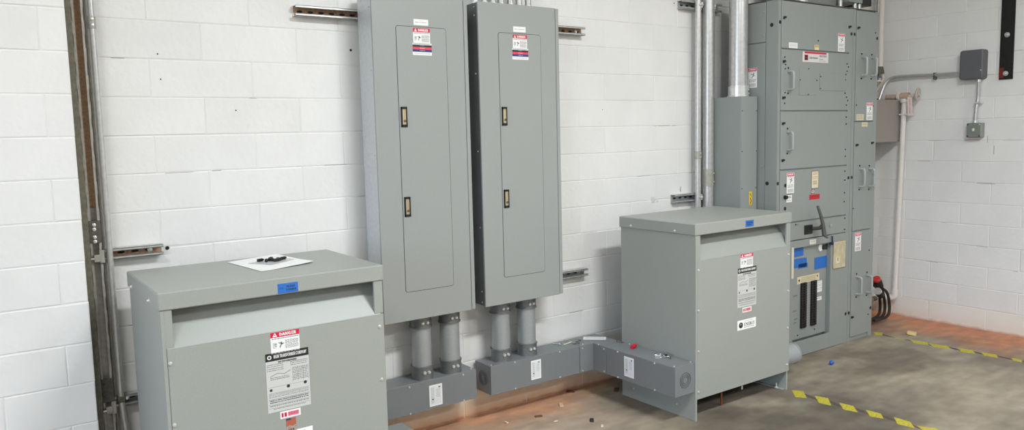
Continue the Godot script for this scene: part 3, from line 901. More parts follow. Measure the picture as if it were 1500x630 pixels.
	sticker("white_tag", nodes[0], Vector3(x + 3.6, 1.994, Z), 0.088, 0.034, art("wtag", 40, 16, PALE, [["r", 3, 3, 34, 10, Color8(226, 226, 224)], ["t", 6, 5, 28, 6, 2, Color8(190, 190, 190)]]))
	sticker("tan_tag", nodes[0], Vector3(x + 3.846, 1.992, Z), 0.05, 0.034, art("ttag", 24, 16, Color8(212, 192, 142), [["t", 3, 3, 18, 5, 1, Color8(120, 100, 70)], ["r", 3, 10, 18, 4, Color8(228, 218, 190)]]))
	danger(nodes[0], Vector3(x + 4.119, 2.036, Z), 0.076, 0.118, "tall")
	danger(nodes[3], Vector3(x + 3.59, 1.143, Z), 0.075, 0.128, "tall")
	sticker("voltage_tag", nodes[3], Vector3(x + 3.578, 1.05, Z), 0.058, 0.054, art("volt", 32, 30, PALE, [["r", 0, 0, 32, 3, INK], ["t", 4, 8, 24, 10, 2, INK], ["t", 6, 22, 20, 4, 1, Color8(150, 150, 150)]]))
	sticker("spec_plate", nodes[3], Vector3(x + 3.851, 1.151, Z), 0.082, 0.116, art("spec", 48, 72, Color8(120, 112, 92), [["r", 3, 3, 42, 66, Color8(222, 212, 184)], ["t", 8, 8, 32, 10, 2, Color8(190, 120, 96)], ["t", 7, 22, 34, 14, 3, Color8(200, 150, 120)], ["t", 12, 40, 24, 16, 4, Color8(120, 110, 90)]]))
	sticker("mark_tag", nodes[3], Vector3(x + 3.83, 1.075, Z), 0.04, 0.026, art("mark", 20, 14, Color8(112, 58, 60), [["r", 2, 2, 16, 10, Color8(206, 206, 200)], ["r", 7, 4, 6, 6, Color8(112, 58, 60)]]))
	sticker("red_label", nodes[3], Vector3(x + 3.849, 1.04, Z), 0.112, 0.033, art("redl", 56, 16, Color8(196, 22, 34), [["t", 4, 4, 48, 8, 2, Color8(140, 14, 24)]]))
	# right section
	var rd := []
	for d in [[1.523, 2.254], [0.774, 1.516], [0.03, 0.767]]:
		rd.append(put("door", boxes([[0.838, 1.062, d[0], d[1], -0.006, 0.004]], 0.0018), m, o))
	for p in [[0, 4.362, 1.89], [0, 4.484, 1.89], [1, 4.366, 1.137], [1, 4.486, 1.132], [2, 4.358, 0.388], [2, 4.488, 0.383]]:
		grab(rd[p[0]], Vector3(x + p[1], p[2], Z), 0.12)
	for p in [[0, 4.31, 2.14], [1, 4.32, 1.36], [1, 4.51, 1.37], [2, 4.308, 0.17]]:
		latch(rd[p[0]], Vector3(x + p[1], p[2], Z))
	for p in [[0, 4.525, 2.12], [0, 4.31, 1.63], [0, 4.515, 1.625], [1, 4.3, 0.93], [2, 4.51, 0.62], [2, 4.515, 0.16]]:
		screw(rd[p[0]], Vector3(x + p[1], p[2], Z), "z", 0.005, black)
	danger(rd[0], Vector3(x + 4.475, 1.588, Z), 0.074, 0.12, "tall")
	danger(rd[2], Vector3(x + 4.368, 0.694, Z), 0.074, 0.128, "tall")
	sticker("tan_tag", rd[0], Vector3(x + 4.358, 1.548, Z), 0.09, 0.042, art("ttag2", 40, 18, Color8(206, 198, 172), [["t", 4, 3, 30, 12, 3, Color8(170, 162, 138)]]))
	sticker("tan_tag", rd[1], Vector3(x + 4.417, 1.499, Z), 0.07, 0.03, art("ttag3", 32, 12, Color8(212, 200, 170), [["t", 4, 3, 24, 6, 2, Color8(150, 136, 110)]]))

func conduit(called: String, label: String, cat: String, pts: Array, r: float, m: Material, group := "", seg := 16) -> Node3D:
	var base: Vector3 = pts[0]
	var loc := []
	for p in pts:
		loc.append(p - base)
	var o := thing(called, label, cat, base, 0.0, group)
	put("pipe", tube(loc, r, seg), m, o)
	return o

func strap(parent: Node3D, at: Vector3, r: float, h: float, m: Material, dir := Vector3(0, 0, 1)) -> void:   # band coupling round a vertical tube, at in world
	put("coupling", lathe([Vector2(r, 0), Vector2(r + 0.003, 0.001), Vector2(r + 0.003, h - 0.001), Vector2(r, h)], 18), m, parent, at - parent.position)
	for y in [0.25, 0.75]:
		var b := put("set_screw", lathe([Vector2(0, 0), Vector2(0.005, 0), Vector2(0.005, 0.005), Vector2(0, 0.006)], 8), zinc, parent, at - parent.position + Vector3(0, h * y, 0) + dir.normalized() * (r + 0.002))
		b.basis = Basis(Quaternion(Vector3.UP, dir.normalized()))

func left_corner() -> void:
	# steel post and upright channel in the notch behind the block pier
	var o := thing("steel_post", "dark steel post standing in the corner behind the white block pier", "post", Vector3(-0.29, 0, 0.03))
	put("web", boxes([[-0.04, 0.019, 0, 2.9, 0.07, 0.078]], 0.001), mat(c8(122, 117, 100), 0.6, 0.15, grain(0.03, 0.8, 1.0, 26), 5.0), o)
	put("flange", boxes([[-0.04, -0.032, 0, 2.9, -0.02, 0.07]], 0.001), dark_steel, o)
	o = thing("upright_channel", "upright galvanized channel with a rusty brown inside beside the pier", "strut", Vector3(-0.246, 0, 0.024))
	put("channel", boxes([[-0.021, 0.021, 0, 2.9, 0, 0.003], [-0.021, -0.018, 0, 2.9, 0, 0.041], [0.018, 0.021, 0, 2.9, 0, 0.041], [-0.021, -0.011, 0, 2.9, 0.038, 0.041], [0.011, 0.021, 0, 2.9, 0.038, 0.041]], 0.0007), dull_steel, o)
	put("channel_inside", boxes([[-0.0175, 0.0175, 1.25, 2.9, 0.0035, 0.012]], 0.0), rust, o)
	put("channel_inside", boxes([[-0.0175, 0.0175, 0.0, 1.248, 0.0035, 0.012]], 0.0), dull_steel, o)
	for p in [[1.115, 1.2, true], [0.485, 0.578, false]]:
		var s := put("splice_plate", boxes([[-0.045, 0.021, p[0], p[1], 0.0415, 0.0455]], 0.001), dark_steel, o)
		if p[2]:
			for y in [1.184, 1.167, 1.137, 1.12]:
				screw(s, Vector3(-0.002, y, 0.0455), "z", 0.007)
		else:
			for y in [0.56, 0.51]:
				screw(s, Vector3(-0.008, y, 0.0455), "z", 0.007, dark_steel)
	for y in [1.055, 0.455]:
		put("beam_clamp", boxes([[-0.012, 0.012, y - 0.014, y + 0.014, 0.041, 0.058], [0.008, 0.026, y - 0.02, y + 0.03, 0.041, 0.05]], 0.002), dull_steel, o)
		put("clamp_rod", tube([Vector3(-0.06, y, 0.052), Vector3(-0.01, y, 0.055)], 0.004, 8), zinc, o)
	o = conduit("wall_conduit", "thin grey conduit right next to the rusty upright channel", "conduit", [Vector3(-0.214, 0.0, 0.018), Vector3(-0.214, 2.9, 0.018)], 0.008, dull_steel)
	o = conduit("wall_conduit", "long bright conduit on the left with a coupling near its top", "conduit", fillet([Vector3(-0.17, 0.0, 0.055), Vector3(-0.18, 0.25, 0.055), Vector3(-0.199, 0.44, 0.055), Vector3(-0.199, 2.9, 0.055)], 0.15, 6), 0.0115, steel)
	strap(o, Vector3(-0.199, 1.925, 0.055), 0.0115, 0.045, dull_steel)
	put("strap", boxes([[-0.014, 0.014, -0.012, 0.012, -0.03, 0.015]], 0.004), dark_steel, o, Vector3(-0.199, 0.485, 0.055) - o.position)
	screw(o, Vector3(-0.178, 0.485, 0.06) - o.position, "z", 0.007)
	strut("short strut channel with rusty brown inside above the left transformer", -0.232, -0.002, 1.062, true)
	strut("low strut channel on the wall running behind the left transformer", -0.232, 0.3, 0.472)

func wall_runs() -> void:
	strut("long upper strut channel crossing behind both panelboards", 0.6, 2.262, 2.052, true, 0.046)
	strut("long lower strut channel behind the panelboards' bottom ends", 0.66, 2.258, 0.69)
	strut("strut channel near the frame's top behind the three tall conduits", 3.05, 3.42, 2.262, false, 0.05)
	strut("strut channel just above the right transformer's lid", 2.985, 3.34, 1.063, false, 0.05)
	strut("short dark strut holding the tall grey trough to the wall", 3.3, 3.42, 1.593, false, 0.05)
	# small conduits rising from the right panelboard
	var xs := [1.503, 1.556, 1.607, 1.657, 1.716, 1.77, 1.829]
	for i in xs.size():
		var pos: String = ["first from the left", "second from the left", "third from the left", "middle one", "third from the right", "second from the right", "last on the right"][i]
		var o := conduit("riser_conduit", "thin bright conduit rising from the right panelboard's top, " + pos, "conduit", [Vector3(xs[i], 2.133, 0.09), Vector3(xs[i], 3.9, 0.09)], 0.0165, steel, "conduits above the right panelboard")
		put("connector", lathe([Vector2(0.0165, 0), Vector2(0.021, 0), Vector2(0.021, 0.01), Vector2(0.0185, 0.012), Vector2(0.0185, 0.02), Vector2(0.0165, 0.021)], 16), zinc, o)
	# three tall conduits to the right of the transformer
	var a := conduit("tall_conduit", "left thin one of the three tall conduits behind the right transformer", "conduit", [Vector3(3.172, 0.0, 0.06), Vector3(3.172, 3.9, 0.06)], 0.02, steel)
	strap(a, Vector3(3.172, 1.305, 0.06), 0.02, 0.05, dull_steel)
	var b := conduit("tall_conduit", "thick middle one of the three tall conduits behind the right transformer", "conduit", [Vector3(3.25, 0.0, 0.075), Vector3(3.25, 3.9, 0.075)], 0.035, steel)
	strap(b, Vector3(3.25, 1.13, 0.075), 0.035, 0.11, dull_steel, Vector3(0.4, 0, 1))
	var c := conduit("tall_conduit", "right thin one of the three tall conduits behind the right transformer", "conduit", [Vector3(3.31, 0.0, 0.06), Vector3(3.31, 3.9, 0.06)], 0.0135, steel)
	for y in [1.063, 2.262]:
		put("clamp", boxes([[-0.004, 0.004, -0.018, 0.018, -0.016, 0.02], [-0.03, 0.004, -0.006, 0.006, 0.018, 0.026]], 0.002), zinc, a, Vector3(0.018, y, 0.0))
		put("clamp", boxes([[0.012, 0.017, -0.016, 0.016, -0.016, 0.01], [-0.02, 0.017, -0.006, 0.006, 0.008, 0.0145]], 0.002), zinc, c, Vector3(0, y, 0.0))
	# tall trough and the big pipe that feeds it
	var o := thing("tall_trough", "tall narrow grey trough standing between conduits and switchgear", "wireway", Vector3(3.287, 0.0, 0.0765))
	put("trough", boxes([[0, 0.158, 0.02, 1.688, 0, 0.222]], 0.002), grey_gear, o)
	put("cover", boxes([[0.003, 0.155, 0.021, 1.684, 0.2225, 0.226]], 0.0012), grey_gear, o)
	for y in [1.6, 1.35, 1.12, 0.6]:
		screw(o, Vector3(0.01, y, 0.226), "z", 0.004, dark_steel)
		screw(o, Vector3(0.148, y, 0.226), "z", 0.004, dark_steel)
	sticker("yellow_tag", o, Vector3(0.095, 1.055, 0.226), 0.028, 0.085, art("ytag", 16, 44, Color8(226, 186, 40), [["l", 4, 6, 10, 14, 2, INK], ["l", 5, 20, 11, 30, 2, INK], ["l", 10, 32, 5, 40, 2, INK]]))
	o = conduit("large_pipe", "thick bright pipe dropping into the top of the tall grey trough", "pipe", [Vector3(3.372, 1.69, 0.21), Vector3(3.372, 3.9, 0.21)], 0.057, steel, "", 28)
	put("connector", lathe([Vector2(0.057, 0), Vector2(0.066, 0), Vector2(0.066, 0.008), Vector2(0.061, 0.01), Vector2(0.061, 0.06), Vector2(0.063, 0.061), Vector2(0.063, 0.066), Vector2(0.057, 0.067)], 28), zinc, o)
	for y in [0.02, 0.045]:
		screw(o, Vector3(0.05, y, 0.04), "z", 0.007)
	# grey pipe stub from the right transformer's side
	o = thing("pipe_stub", "grey pipe stub coming out of the right transformer's right side", "pipe", Vector3(3.1105, 0.135, 0.63))
	put("pipe", lathe([Vector2(0.0, 0), Vector2(0.063, 0), Vector2(0.063, 0.245), Vector2(0.067, 0.246), Vector2(0.067, 0.252), Vector2(0.056, 0.252), Vector2(0.056, 0.1), Vector2(0, 0.1)], 32), mat(c8(158, 162, 164), 0.35), o, Vector3.ZERO, Vector3(0, 0, -PI / 2))
	# over the switchgear
	o = thing("overhead_gutter", "grey gutter box with sloping end above the switchgear's right section", "wireway", Vector3(4.41, 2.318, 0.12))
	put("gutter", boxes([[0.0, 0.16, 0.02, 0.3, 0, 0.2]], 0.002), grey_gear, o)
	put("dark_end", boxes([[0.165, 0.29, 0.012, 0.3, 0, 0.19]], 0.002), black, o)
	put("hanger", boxes([[0.02, 0.03, -0.048, 0.02, 0.05, 0.06], [0.12, 0.13, -0.048, 0.02, 0.05, 0.06]], 0.001), steel, o)
	o = thing("overhead_gutter", "long grey gutter along the back above the switchgear's left section", "wireway", Vector3(3.5, 2.27, 0.11))
	put("gutter", boxes([[0.28, 0.88, 0.0, 0.36, 0, 0.13]], 0.002), grey_gear, o)
	for i in 3:
		o = conduit("roof_conduit", "short bright conduit standing on the switchgear's top, " + ["left of three", "middle of three", "right of three"][i], "conduit", [Vector3(4.33 + 0.055 * i + (0.12 if i else 0.0), 2.268, 0.3), Vector3(4.33 + 0.055 * i + (0.12 if i else 0.0), 2.335 if i else 2.42, 0.3)], 0.014, steel, "")
	for i in 2:
		conduit("roof_fitting", "grey conduit fitting on the switchgear's left top, " + ["left one", "right one"][i], "conduit", [Vector3(3.66 + 0.2 * i, 2.268, 0.32), Vector3(3.66 + 0.2 * i, 3.9, 0.32)], 0.04, steel, "")

func right_corner() -> void:
	var xw := 5.279
	var o := thing("steel_bar", "flat black steel bar with two bolts hanging on the right wall", "bar", Vector3(xw, 1.785, 0.964))
	put("bar", boxes([[-0.011, -0.001, 0, 2.05, -0.043, 0.043]], 0.001), mat(c8(30, 27, 26), 0.5, 0.2, grain(0.02, 0.6, 1.0, 61), 4.0), o)
	for y in [0.302, 0.04]:
		put("bolt", lathe([Vector2(0, 0), Vector2(0.017, 0), Vector2(0.017, 0.004), Vector2(0.011, 0.004), Vector2(0.011, 0.012), Vector2(0.009, 0.016), Vector2(0, 0.018)], 14), steel, o, Vector3(-0.011, y, 0), Vector3(0, 0, PI / 2))
	sticker("paint_smear", o, Vector3(-0.011, 0.045, -0.028), 0.03, 0.07, mat(c8(148, 44, 30), 0.6, 0.0, grain(0.04, 0.4, 1.0, 62), 9.0), "x", 0.0006)
	# junction box with rounded corners
	o = thing("junction_box", "dark grey rounded junction box on the right wall", "junction box", Vector3(xw, 1.797, 0.763))
	var st := begin()
	var rr := 0.018
	var hx := 0.079
	var hy := 0.103
	var ring_pts := []
	for c in [[hx - rr, hy - rr, 0], [-hx + rr, hy - rr, 1], [-hx + rr, -hy + rr, 2], [hx - rr, -hy + rr, 3]]:
		for k in 6:
			var an: float = PI / 2 * (c[2] + k / 5.0)
			ring_pts.append([c[0], c[1], cos(an), sin(an)])
	var lay := [[0.0, 0.0], [-0.062, 0.0], [-0.069, 0.003], [-0.072, 0.009]]
	for L in lay.size() - 1:
		for i in ring_pts.size():
			var p = ring_pts[i]
			var q = ring_pts[(i + 1) % ring_pts.size()]
			var v := []
			for e in [[p, L], [q, L], [q, L + 1], [p, L + 1]]:
				var r2: float = rr - lay[e[1]][1]
				v.append(Vector3(lay[e[1]][0], 0.103 + e[0][1] + e[0][3] * r2, e[0][0] + e[0][2] * r2))
			quad(st, v[0], v[1], v[2], v[3], (v[0] + v[2]) * 0.5 - Vector3(-0.03, 0.103, 0))
	for i in ring_pts.size():
		var p = ring_pts[i]
		var q = ring_pts[(i + 1) % ring_pts.size()]
		tri(st, Vector3(-0.072, 0.103, 0), Vector3(-0.072, 0.103 + p[1] + p[3] * 0.009, p[0] + p[2] * 0.009), Vector3(-0.072, 0.103 + q[1] + q[3] * 0.009, q[0] + q[2] * 0.009), Vector3.LEFT)
	put("box_body", st.commit(), mat(c8(92, 94, 97), 0.5), o)
	screw(o, Vector3(-0.071, 0.06, 0.066), "x", 0.005)
	# device box below
	o = thing("device_box", "small square grey box below the junction box on the right wall", "junction box", Vector3(xw, 1.388, 0.79))
	put("box_body", boxes([[-0.05, 0, 0, 0.104, -0.052, 0.05]], 0.006), mat(c8(142, 146, 140), 0.45, 0.3), o)
	put("cover_plate", boxes([[-0.0575, -0.0505, 0.004, 0.1, -0.048, 0.046]], 0.006), mat(c8(134, 139, 134), 0.45, 0.3), o)
	put("toggle", boxes([[-0.07, -0.0575, 0.045, 0.066, -0.007, 0.007]], 0.003), mat(c8(214, 212, 200), 0.5), o)
	for y in [0.012, 0.092]:
		for z in [-0.04, 0.038]:
			screw(o, Vector3(-0.0575, y, z), "x", 0.005, zinc if y > 0.05 and z > 0 else black)
	o = conduit("wall_tube", "short bright tube joining the junction box to the small square box", "conduit", fillet([Vector3(5.243, 1.492, 0.79), Vector3(5.245, 1.6, 0.792), Vector3(5.258, 1.66, 0.797), Vector3(5.245, 1.797, 0.802)], 0.05, 5), 0.0115, steel)
	put("strap", boxes([[-0.014, 0.028, -0.006, 0.006, -0.014, 0.032]], 0.002), zinc, o, Vector3(0.004, 0.14, 0.004))
	put("connector", cyl(0.015, 0.018, 14), zinc, o, Vector3(0, -0.001, 0))
	put("connector", cyl(0.015, 0.018, 14), zinc, o, Vector3(0.002, 0.287, 0.012))
	o = conduit("bent_tube", "bright tube curving from the junction box down to the gutter box", "conduit", fillet([Vector3(5.24, 1.848, 0.684), Vector3(5.255, 1.85, 0.5), Vector3(5.252, 1.858, 0.3), Vector3(5.235, 1.855, 0.14), Vector3(5.172, 1.682, 0.115)], 0.15, 10), 0.0125, steel)
	put("connector", cyl(0.017, 0.02, 14), zinc, o, Vector3(0, 0, 0.0), Vector3(PI / 2, 0, 0))
	put("strap", boxes([[-0.012, 0.018, -0.034, 0.016, -0.008, 0.008]], 0.002), dark_steel, o, Vector3(0.013, 0.002, -0.19))
	# gutter box in the corner, behind the switchgear
	o = thing("gutter_box", "brownish grey gutter box in the corner behind the switchgear", "junction box", Vector3(4.98, 1.366, 0.14))
	var gb := paint(c8(150, 143, 136), 0.55)
	put("box_body", boxes([[-0.22, 0.255, 0, 0.312, -0.12, 0.107]], 0.002), gb, o)
	put("cover", boxes([[-0.221, 0.256, -0.002, 0.314, 0.1075, 0.111]], 0.001), gb, o)
	# pipes of the sprinkler drain
	var up := conduit("white_pipe", "white upright pipe in the corner above the gutter box", "pipe", [Vector3(5.24, 1.7, 0.08), Vector3(5.24, 3.9, 0.08)], 0.0215, pipe_white)
	put("pipe_collar", cyl(0.028, 0.05, 16), pipe_white, up, Vector3(0, 0.02, 0))
	conduit("corner_conduit", "thin dull conduit running up just right of the switchgear", "conduit", [Vector3(5.07, 1.93, 0.15), Vector3(5.07, 3.9, 0.15)], 0.012, dull_steel)
	o = thing("hose_fitting", "dark capped fitting with grey loops on the gutter box", "fitting", Vector3(5.06, 1.68, 0.15))
	put("cap", lathe([Vector2(0, 0.2), Vector2(0.06, 0.2), Vector2(0.05, 0.25), Vector2(0.0, 0.252)], 18), dark_steel, o)
	put("clip", boxes([[-0.05, 0.05, 0.17, 0.178, -0.01, 0.03]], 0.002), mat(c8(70, 88, 140), 0.5), o)
	put("clip", boxes([[-0.05, 0.05, 0.14, 0.148, -0.01, 0.03]], 0.002), white, o)
	for k in 3:
		var pts := []
		for i in 15:
			var t := i / 14.0
			pts.append(Vector3(-0.03 + 0.03 * k + 0.028 * sin(t * PI), 0.008 + t * 0.2, 0.03 * cos(t * 5.0 + k)))
		put("loop", tube(pts, 0.0125, 8), dull_steel if k != 2 else mat(c8(206, 196, 182), 0.5), o)
	o = thing("drain_pipe", "white drain pipe with tee and elbow running down the right wall", "pipe", Vector3(5.226, 0.0, 0.27))
	var tan_m := mat(c8(206, 180, 158), 0.5, 0.0, grain(0.03, 0.85, 1.0, 63), 6.0)
	put("pipe", tube([Vector3(0, 1.68, 0.016), Vector3(0, 0.18, -0.018)], 0.0185, 18), pipe_white, o)
	put("cross_pipe", tube([Vector3(-0.005, 1.703, -0.125), Vector3(0, 1.702, 0.0)], 0.02, 16), tan_m, o)
	put("tee", tube([Vector3(0, 1.703, -0.018), Vector3(0, 1.703, 0.05)], 0.029, 18), tan_m, o)
	put("tee_collar", tube([Vector3(0, 1.703, -0.03), Vector3(0, 1.703, -0.012)], 0.033, 18), pipe_white, o)
	put("tee_collar", lathe([Vector2(0, 0), Vector2(0.027, 0), Vector2(0.03, 0.01), Vector2(0.03, 0.03), Vector2(0, 0.03)], 18), pipe_white, o, Vector3(0, 1.655, 0.016))
	put("valve_stem", tube([Vector3(0, 1.703, 0.05), Vector3(-0.006, 1.712, 0.115)], 0.011, 12), pipe_white, o)
	var wheel := begin()
	for k in 20:
		var p0 := TAU * k / 20.0
		var p1 := TAU * (k + 1) / 20.0
		add_tube(wheel, [Vector3(0, sin(p0) * 0.043, cos(p0) * 0.043), Vector3(0, sin(p1) * 0.043, cos(p1) * 0.043)], 0.0075, 8)
	for k in 5:
		var an := TAU * k / 5.0
		add_tube(wheel, [Vector3.ZERO, Vector3(0, sin(an) * 0.042, cos(an) * 0.042)], 0.006, 6)
	add_tube(wheel, [Vector3(-0.014, 0, 0), Vector3(0.014, 0, 0)], 0.013, 10)
	put("handwheel", wheel.commit(), mat(c8(196, 186, 176), 0.5), o, Vector3(-0.006, 1.714, 0.12), Vector3(0, PI / 2 + 0.15, 0.1))
	put("pipe_clamp", boxes([[-0.024, 0.036, 1.562, 1.574, -0.014, 0.07]], 0.003), pipe_white, o)
	put("elbow", tube(fillet([Vector3(0, 0.215, -0.018), Vector3(0, 0.145, -0.018), Vector3(-0.03, 0.142, -0.085)], 0.045, 6), 0.026, 16), pipe_white, o)
	put("pipe_end", tube([Vector3(-0.03, 0.142, -0.07), Vector3(-0.05, 0.14, -0.15)], 0.03, 16), pipe_white, o)
	o = thing("paper_tag", "white paper tag with red print hanging from the valve", "tag", Vector3(5.19, 1.70, 0.362))
	var tagm := art("vtag", 24, 64, Color8(222, 206, 198), [["t", 8, 6, 8, 52, 12, Color8(178, 110, 112)]])
	put("tag_sheet", plate(0.032, 0.14, 0.002), tagm, o, Vector3(-0.003, -0.075, -0.012), Vector3(0.24, -PI / 2 + 0.3, 0))
	put("tag_string", tube([Vector3(-0.004, 0.012, 0.01), Vector3(-0.003, -0.01, 0.0)], 0.0015, 5), white, o)
	# hoses behind the switchgear foot
	o = thing("hose_coil", "black hose coil with red capped nozzle by the switchgear's right foot", "hose", Vector3(4.95, 0.0, 0.28))
	for k in 3:
		var pts := []
		var off := 0.024 * k
		for q in [[-0.06, 0.3], [0.015, 0.27], [0.06, 0.2], [0.078, 0.12], [0.07, 0.05], [0.02, 0.03], [-0.08, 0.025], [-0.2, 0.03]]:
			pts.append(Vector3(q[0] * (1.0 - 0.12 * k) + 0.006 * k, q[1] * (1.0 - 0.06 * k) + 0.003 * k + (0.0 if q[1] > 0.1 else off * 0.25), off * 1.6 - 0.03))
		put("hose", tube(fillet(pts, 0.06, 4), 0.0105, 10), rubber, o)
	var nz := Basis(Vector3(0, 0, 1), 0.65)
	put("nozzle", lathe([Vector2(0, 0), Vector2(0.022, 0), Vector2(0.03, 0.02), Vector2(0.032, 0.07), Vector2(0.026, 0.085), Vector2(0, 0.085)], 16), black, o, Vector3(-0.02, 0.27, 0.02), nz.get_euler())
	put("nozzle_cap", lathe([Vector2(0, 0), Vector2(0.03, 0), Vector2(0.03, 0.016), Vector2(0.025, 0.02), Vector2(0, 0.02)], 16), mat(c8(190, 48, 44), 0.5), o, Vector3(-0.02, 0.27, 0.02) + nz * Vector3(0, 0.085, 0), nz.get_euler())
	put("nozzle", lathe([Vector2(0, 0), Vector2(0.024, 0), Vector2(0.028, 0.03), Vector2(0.028, 0.06), Vector2(0, 0.06)], 16), black, o, Vector3(-0.03, 0.215, 0.035), Vector3(0, 0, 0.9))
	put("nozzle_ring", lathe([Vector2(0, 0), Vector2(0.029, 0), Vector2(0.029, 0.014), Vector2(0, 0.014)], 16), zinc, o, Vector3(-0.077, 0.252, 0.035), Vector3(0, 0, 0.9))
	put("hose_clamp", lathe([Vector2(0.014, 0), Vector2(0.017, 0), Vector2(0.017, 0.012), Vector2(0.014, 0.012)], 14), zinc, o, Vector3(0.045, 0.2, -0.006), Vector3(0, 0, 0.4))
	o = thing("stub_pipe", "short brass and black stub pipe behind the hose coil", "pipe", Vector3(5.08, 0.12, 0.14))
	put("pipe", tube([Vector3(-0.3, 0.01, 0), Vector3(0.07, 0.015, 0)], 0.02, 12), dark_steel, o)
	for xx in [-0.2, -0.11, -0.03]:
		put("collar", tube([Vector3(xx, 0.011, 0), Vector3(xx + 0.03, 0.012, 0)], 0.028, 12), mat(c8(150, 130, 112), 0.4, 0.5), o)
	o = thing("wall_plate", "narrow grey plate on the back wall right of the switchgear", "plate", Vector3(4.95, 1.0, 0.0))
	put("plate", boxes([[-0.09, 0.06, 0, 0.27, 0.002, 0.03]], 0.003), grey_gear, o)

func tape_line(called: String, label: String, patches: Array, x: float, z0: float, z1: float) -> void:
	var o := thing(called, label, "floor tape", Vector3(x, 0, z0))
	var ym := mat(c8(216, 202, 66), 0.65, 0.0, grain(0.04, 0.7, 1.0, 71), 6.0)
	var bm := mat(c8(98, 89, 78), 0.8, 0.0, grain(0.05, 0.75, 1.0, 72), 5.0)
	var off := Vector2(x, z0)
	for i in patches.size():
		var poly := []
		for p in patches[i]:
			poly.append(p - off)
		put("yellow_stripe", slab(poly, 0.0009), ym, o)
		if i < patches.size() - 1:
			var a = patches[i]
			var b = patches[i + 1]
			var q := [a[1] - off, b[0] - off, b[3] - off, a[2] - off]
			var c = (q[0] + q[1] + q[2] + q[3]) / 4.0
			for k in 4:
				q[k] = c + (q[k] - c) * Vector2(0.45, 0.85)
			put("black_stripe", slab(q, 0.0005), bm, o)

